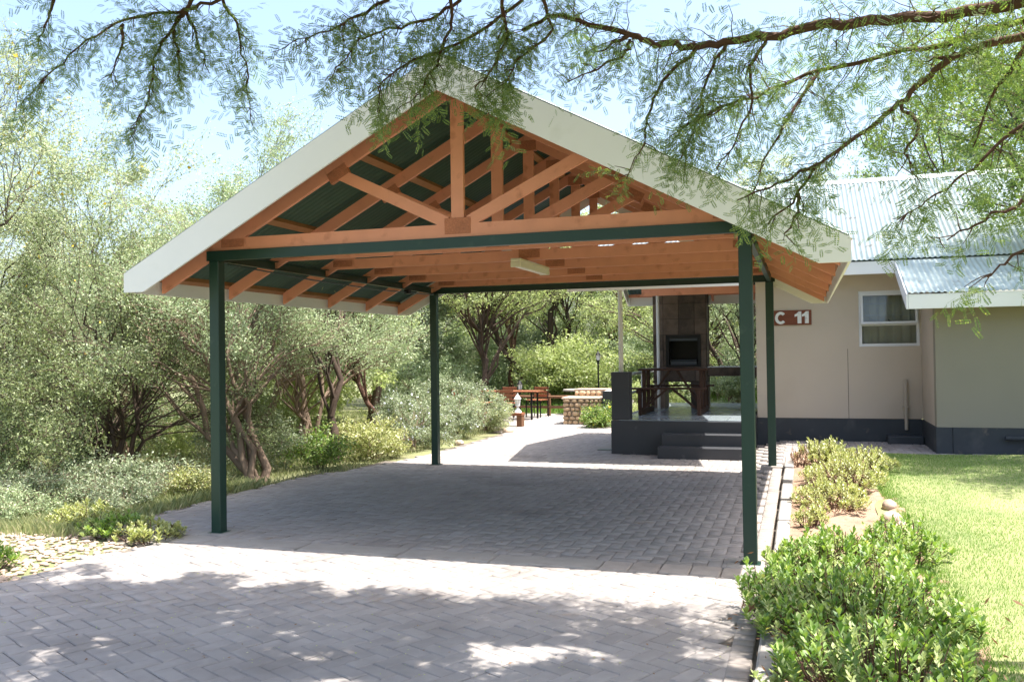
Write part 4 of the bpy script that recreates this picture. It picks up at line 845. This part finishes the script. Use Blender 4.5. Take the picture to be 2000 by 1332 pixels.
def overhang():
    r = np.random.default_rng(77); root = thing('acacia_tree', 'large acacia reaching over the driveway, its boughs hanging into the top of the picture', 'tree', (9.4, -2.6, .05)); base = np.array([9.4,-2.6,.05])
    wd = Wood(); tw = Wood()
    def add(p, r0, r1, n=7): p = np.array(p, float)-base; wd.add(p, np.linspace(r0, r1, len(p)), n)
    tr = wobble(r, (9.4,-2.6,-.1), (8.7,-2.3,2.6), 8, .05); add(tr, .24, .17, 12); fork = tr[-1]
    rad = {'main': (.034,.011), 'mid': (.020,.006), 'low': (.024,.005)}
    for k, P in LIMBS.items():
        P = np.array(P); r0, r1 = rad.get(k, (.012 if k[0] != 'm' else .014, .003))
        Q = np.concatenate([np.linspace(P[i], P[i+1], 4, endpoint=False) for i in range(len(P)-1)]+[P[-1:]]); Q[1:-1] += r.normal(0, .008, (len(Q)-2, 3)); add(Q, r0, r1, 8 if k in rad else 5)
        if k in rad or k in ('r1','r2','r3'): add(wobble(r, fork, P[0], 8, .06, .08), .11 if k in rad else .04, r0*1.05, 8)
    hi = np.array([fork, (7.4,-2.6,4.4), (5.8,-2.1,4.7), (4.3,-1.9,4.7), (2.9,-1.9,4.6), (1.7,-2.2,4.5), (.6,-2.7,4.5)]); hi = np.concatenate([np.linspace(hi[i], hi[i+1], 5, endpoint=False) for i in range(6)]+[hi[-1:]]); hi[1:] += r.normal(0,.03,(len(hi)-1,3)); add(hi, .12, .02, 9)
    hi3 = np.array([fork, (7.2,-3.0,3.9), (5.9,-2.8,4.05), (4.2,-2.8,4.1), (2.8,-2.8,4.1), (1.4,-2.9,4.1)]); hi3 = np.concatenate([np.linspace(hi3[i], hi3[i+1], 5, endpoint=False) for i in range(5)]+[hi3[-1:]]); hi3[1:] += r.normal(0,.03,(len(hi3)-1,3)); add(hi3, .1, .02, 9)
    hi2 = np.array([fork, (7.6,-3.4,4.6), (5.8,-4.0,5.2), (3.8,-3.9,5.4), (1.8,-3.6,5.2)]); hi2 = np.concatenate([np.linspace(hi2[i], hi2[i+1], 5, endpoint=False) for i in range(4)]+[hi2[-1:]]); hi2[1:] += r.normal(0,.03,(len(hi2)-1,3)); add(hi2, .11, .02, 9)
    for k, P in LIMBS.items():
        if k[0] in 'cl' and k not in ('low',) and not k.startswith('low'):
            p = np.array(P[0])
            if p[2] > 3.75: j = np.argmin(np.linalg.norm(hi-p, axis=1)-.3*(hi[:,0]-p[0]).clip(0,1)); add(wobble(r, hi[j], p, 6, .08), .02, .011, 5)
    OX = []; OD = []
    def sprays(P, step, reach, dn=.35):
        P = np.array(P, float); seg = np.linalg.norm(np.diff(P, axis=0), axis=1); tot = seg.sum(); n = int(tot/step); cum = np.r_[0, np.cumsum(seg)]
        for s in r.random(n)*tot:
            i = min(np.searchsorted(cum, s)-1, len(seg)-1); i = max(i, 0); p = P[i]+(P[i+1]-P[i])*((s-cum[i])/seg[i]); t = (P[i+1]-P[i])/seg[i]
            d = rand_unit(r, 1)[0]*.9+t*.7-np.array([0,0,dn]); d /= np.linalg.norm(d); L = reach*(.3+r.random())
            q = p+d*L; T = wobble(r, p-base, q-base, 4, .1); tw.add(T, np.linspace(.0042, .0018, 4), 3)
            OX.append(q-d*.05); OD.append(d*.8-np.array([0,0,.25])); 
            if L > .16: OX.append(p+d*L*.5); OD.append(rand_unit(r,1)[0]*.8+d*.4-np.array([0,0,.3]))
            OX.append(p+d*L*.75); OD.append(rand_unit(r,1)[0]*.7+d*.6-np.array([0,0,.25]))
    for k, P in LIMBS.items():
        if k == 'main': sprays(P, .027, .26, .12)
        elif k == 'mid': sprays(P, .021, .26, .15)
        elif k == 'low': sprays(P, .034, .17, .0)
        else: sprays(P, .024 if k[0] in 'cl' and not k.startswith('low') else .046, .10 if k[0] == 'l' else .13, .2)
    vis_n = len(OX)
    # crown above the frame, seen only by its shade and from below
    CX = []; far = []
    for q, w in (((fork, (7.8,-4.2,4.8), (6.2,-5.6,5.4), (4.2,-6.2,5.5), (2.0,-5.6,5.3)), .1), ((fork, (9.0,-5.2,4.6), (7.4,-7.6,5.2), (5.0,-8.6,5.4), (2.6,-8.2,5.2)), .1)):
        q = np.array(q); q = np.concatenate([np.linspace(q[i], q[i+1], 5, endpoint=False) for i in range(4)]+[q[-1:]]); q[1:] += r.normal(0,.03,(len(q)-1,3)); add(q, w, .02, 9); far.append(q)
    for P, nj in ((hi, 5), (hi3, 7), (hi2, 11), (far[0], 10), (far[1], 8)):
        for i in range(3, len(P)):
            for j in range(nj):
                e = P[i]+np.array([r.normal(0,.5), r.normal(0,.45), r.normal(.1,.3)]); 
                if e[2] < 4.3 and e[1] > -2.4: e[2] = 4.3+r.random()*.3
                if e[2] < 3.85: e[2] = 3.85+r.random()*.3
                if e[1] > -1.3: e[1] = -1.3-r.random()*.7
                if e[0] > 6.0 and e[1] > -4: continue
                Bq = wobble(r, P[i], e, 6, .1, .05); wd.add(Bq-base, np.linspace(.014,.004,6), 4)
                CX.append(np.repeat(Bq[2:], 150, 0)+r.normal(0, .062, (600,3)))
    CX = np.concatenate(CX); V2, F2 = leaf_quads(r, CX-base, .055, .03, .6)
    # visible sprays
    T = [pinnate(r) for _ in range(6)]; OX = np.array(OX); OD = np.array(OD); OD /= np.linalg.norm(OD, axis=1, keepdims=True); VV = []
    for v in range(6):
        I = np.arange(len(OX))[v::6]; d = OD[I]; rf = rand_unit(r, len(I))+np.array([0,0,1.2]); s = np.cross(rf, d); s /= np.linalg.norm(s, axis=1, keepdims=True); u = np.cross(d, s); sc = .75+.5*r.random(len(I))
        X = T[v]; G = (OX[I]-base)[:,None]+sc[:,None,None]*(X[None,:,0:1]*d[:,None]+X[None,:,1:2]*s[:,None]+X[None,:,2:3]*u[:,None]); VV.append(G.reshape(-1,3))
    VV = np.concatenate(VV); F = np.arange(len(VV)).reshape(-1,4)
    wd.build('trunk', 'bark_red', root); tw.build('twigs', 'bark_red', root)['kind'] = 'stuff'; npobj('crown', VV, F, 'leaf_acacia', root); npobj('upper_crown', V2, F2, 'leaf_acacia', root)
    # a few dry seed pods
    m = Wood()
    for i in r.integers(0, vis_n, 26):
        p = OX[i]-base; a = r.random()*6; m.add(np.array([p, p+np.array([.01*math.cos(a), .01*math.sin(a), -.03]), p+np.array([.03*math.cos(a), .03*math.sin(a), -.055])]), np.array([.003,.004,.002]), 4)
    m.build('seed_pods', 'bark_dark', root)['kind'] = 'stuff'
overhang()

# ================================================================== TERRACE FURNITURE
def chair_proto():
    t = thing('garden_chair', '', 'chair', (0,0,0), 'wooden slatted chairs on the terrace')
    for k in range(4): MB().bbox(-.21,.21,-.2+k*.105,-.2+k*.105+.09,.42,.44,.003).build('seat_slat', 'chair_wood', t)
    for k in range(3): MB().bbox(-.21,.21,.205+k*.012,.222+k*.012,.50+k*.09,.565+k*.09,.003).build('back_slat', 'chair_wood', t)
    for s in (-1, 1):
        MB().bar((s*.2,-.2,0), (s*.2,-.18,.42), .025, .025).build('leg', 'black_steel', t)
        MB().tube([(s*.2,.24,0),(s*.2,.2,.42),(s*.2,.235,.76)], .013, 6).build('leg', 'black_steel', t)
    return t
ch0 = chair_proto()
for i, (x, y, a, lb) in enumerate([(-1.55,13.0,PI,'wooden slatted chair with its back to the viewer, right behind the lantern'), (-2.25,13.1,PI-.1,'wooden slatted chair with its back to the viewer, left of the lantern'), (-2.0,14.35,.1,'wooden slatted chair on the far side of the left terrace table'), (-1.25,14.4,-.2,'wooden slatted chair on the far side nearest the fence post'), (-2.9,13.5,PI/2+.2,'wooden slatted chair at the left end by the thick trunk')]):
    c = ch0 if i == 0 else copy_tree(ch0); c['label'] = lb; c.location = (x, y, 0); c.rotation_euler = (0,0,a)
t = thing('terrace_table', 'long slatted wooden table between the terrace chairs', 'table', (-1.75, 13.7, 0))
for k in range(5): MB().bbox(-.8,.8,-.32+k*.13,-.32+k*.13+.115,.66,.69,.003).build('tabletop_plank', 'chair_wood', t)
for sx in (-.65,.65):
    for sy in (-.25,.25): MB().bar((sx,sy,0),(sx,sy,.66),.04,.04).build('leg', 'black_steel', t)
t = thing('garden_bench', 'low wooden plank bench at the terrace corner carrying a white lantern', 'bench', (-1.25, 11.62, 0))
MB().bbox(-.52,.52,-.12,.12,.24,.30,.006).build('seat_plank', 'chair_wood', t)
for x in (-.45,.45): MB().bbox(x-.06,x+.06,-.10,.10,-.02,.24,.006).build('leg', 'stone_tan' if False else 'timber_fence', t)
def lantern(loc, label, pole, m, sc=1):
    t = thing('garden_lantern', label, 'lantern', loc, 'garden lanterns')
    if pole: MB().lathe([(.05,0),(.05,.03),(.025,.06),(.022,pole-.08),(.04,pole-.04),(.03,pole)]).build('pole', m, t)
    else: MB().lathe([(.09,0),(.085,.02),(.03,.09),(.025,.13)]).build('foot', m, t); 
    z = pole if pole else .13
    MB().lathe([(.03,z),(.055,z+.02),(.055,z+.035)], n=8).build('base', m, t); MB().lathe([(.045,z+.036),(.07,z+.17)], n=8).build('glass', 'lantern_glass', t)
    MB().lathe([(.085,z+.171),(.08,z+.18),(.03,z+.25),(.012,z+.27),(.012,z+.30)], n=8).build('cap', m, t)
    for k in range(4): a = PI/4+k*PI/2; MB().bar((.05*math.cos(a),.05*math.sin(a),z+.036),(.075*math.cos(a),.075*math.sin(a),z+.172),.008,.008).build('cage_bar', m, t)
lantern((-.86, 11.62, .302), 'white lantern standing on the end of the low bench', 0, 'alu_white')
lantern((-.14, 16.5, gnd(-.14,16.5)), 'black garden lamp post behind the stone braai', 1.38, 'black_steel')
lantern((-1.95, 15.2, 0), 'dark lantern on a short post behind the chairs', .62, 'black_steel')
def braai():
    t = thing('stone_braai', 'low barbecue built of tan stones beside the path', 'barbecue', (0,0,0)); r = random.Random(3)
    MB().box(0, .86, 12.32, 12.95, -.05, .56).build('core', 'mortar', t); MB().box(.12, .86, 12.96, 13.4, -.05, .72).build('back_core', 'mortar', t)
    def course(x0, x1, y, z, h):
        x = x0
        while x < x1-.03:
            L = min(r.uniform(.09,.2), x1-x); 
            if x1-x-L < .05: L = x1-x
            V, F = rock(np.random.default_rng(r.randrange(9999)), .5, .5); V = V/np.abs(V).max(0); V = np.sign(V)*np.abs(V)**.7
            q = npobj('stone', V*np.array([L/2-.004, .05, h/2-.004]), F, 'stone_tan', t, True); q.location = (x+L/2, y, z+h/2); x += L
    z = 0
    for h in (.10,.085,.11,.09,.10,.075): course(-.02, .88, 12.31, z, h); z += h
    z = .57
    course(.1, .88, 12.95, .60, .12)
    MB().bbox(-.04,.88,12.27,12.96,.561,.60,.008).build('top_slab', 'stone_pale', t); MB().bbox(.08,.88,12.961,13.44,.721,.76,.008).build('top_slab', 'stone_pale', t)
braai()
w = thing('low_wall', 'low white plastered wall with dark end beside the stone braai', 'wall', (0,0,0)); MB().box(.90, 1.12, 12.3, 15.2, -.05, .74).build('wall_body', 'wall_white', w); MB().bbox(.895, 1.125, 12.26, 12.298, -.05, .745, .004).build('wall_end', 'patio_paint', w)
t = thing('round_table', 'round grey garden table behind the stone braai', 'table', (-.45, 15.6, 0)); MB().lathe([(.42,.60),(.43,.62),(.42,.645)], n=24).build('tabletop', 'concrete', t); MB().lathe([(.2,0),(.06,.05),(.05,.60)], n=12).build('pedestal', 'concrete', t)
f = thing('timber_fence', 'low two rail timber fence behind the terrace chairs', 'fence', (0,0,0))
xs = [-6.2,-4.9,-3.6,-2.35,-1.1,.75]
for x in xs: MB().tube([(x,14.95,-.1),(x+.01,14.95,.28),(x,14.95,.56)], .05, 8).build('post', 'timber_fence', f)
for a, b in zip(xs[:-1], xs[1:]):
    for z in (.22,.48): MB().tube([(a,14.88,z),((a+b)/2,14.88,z+.01),(b,14.88,z)], .035, 7).build('rail', 'timber_fence', f)
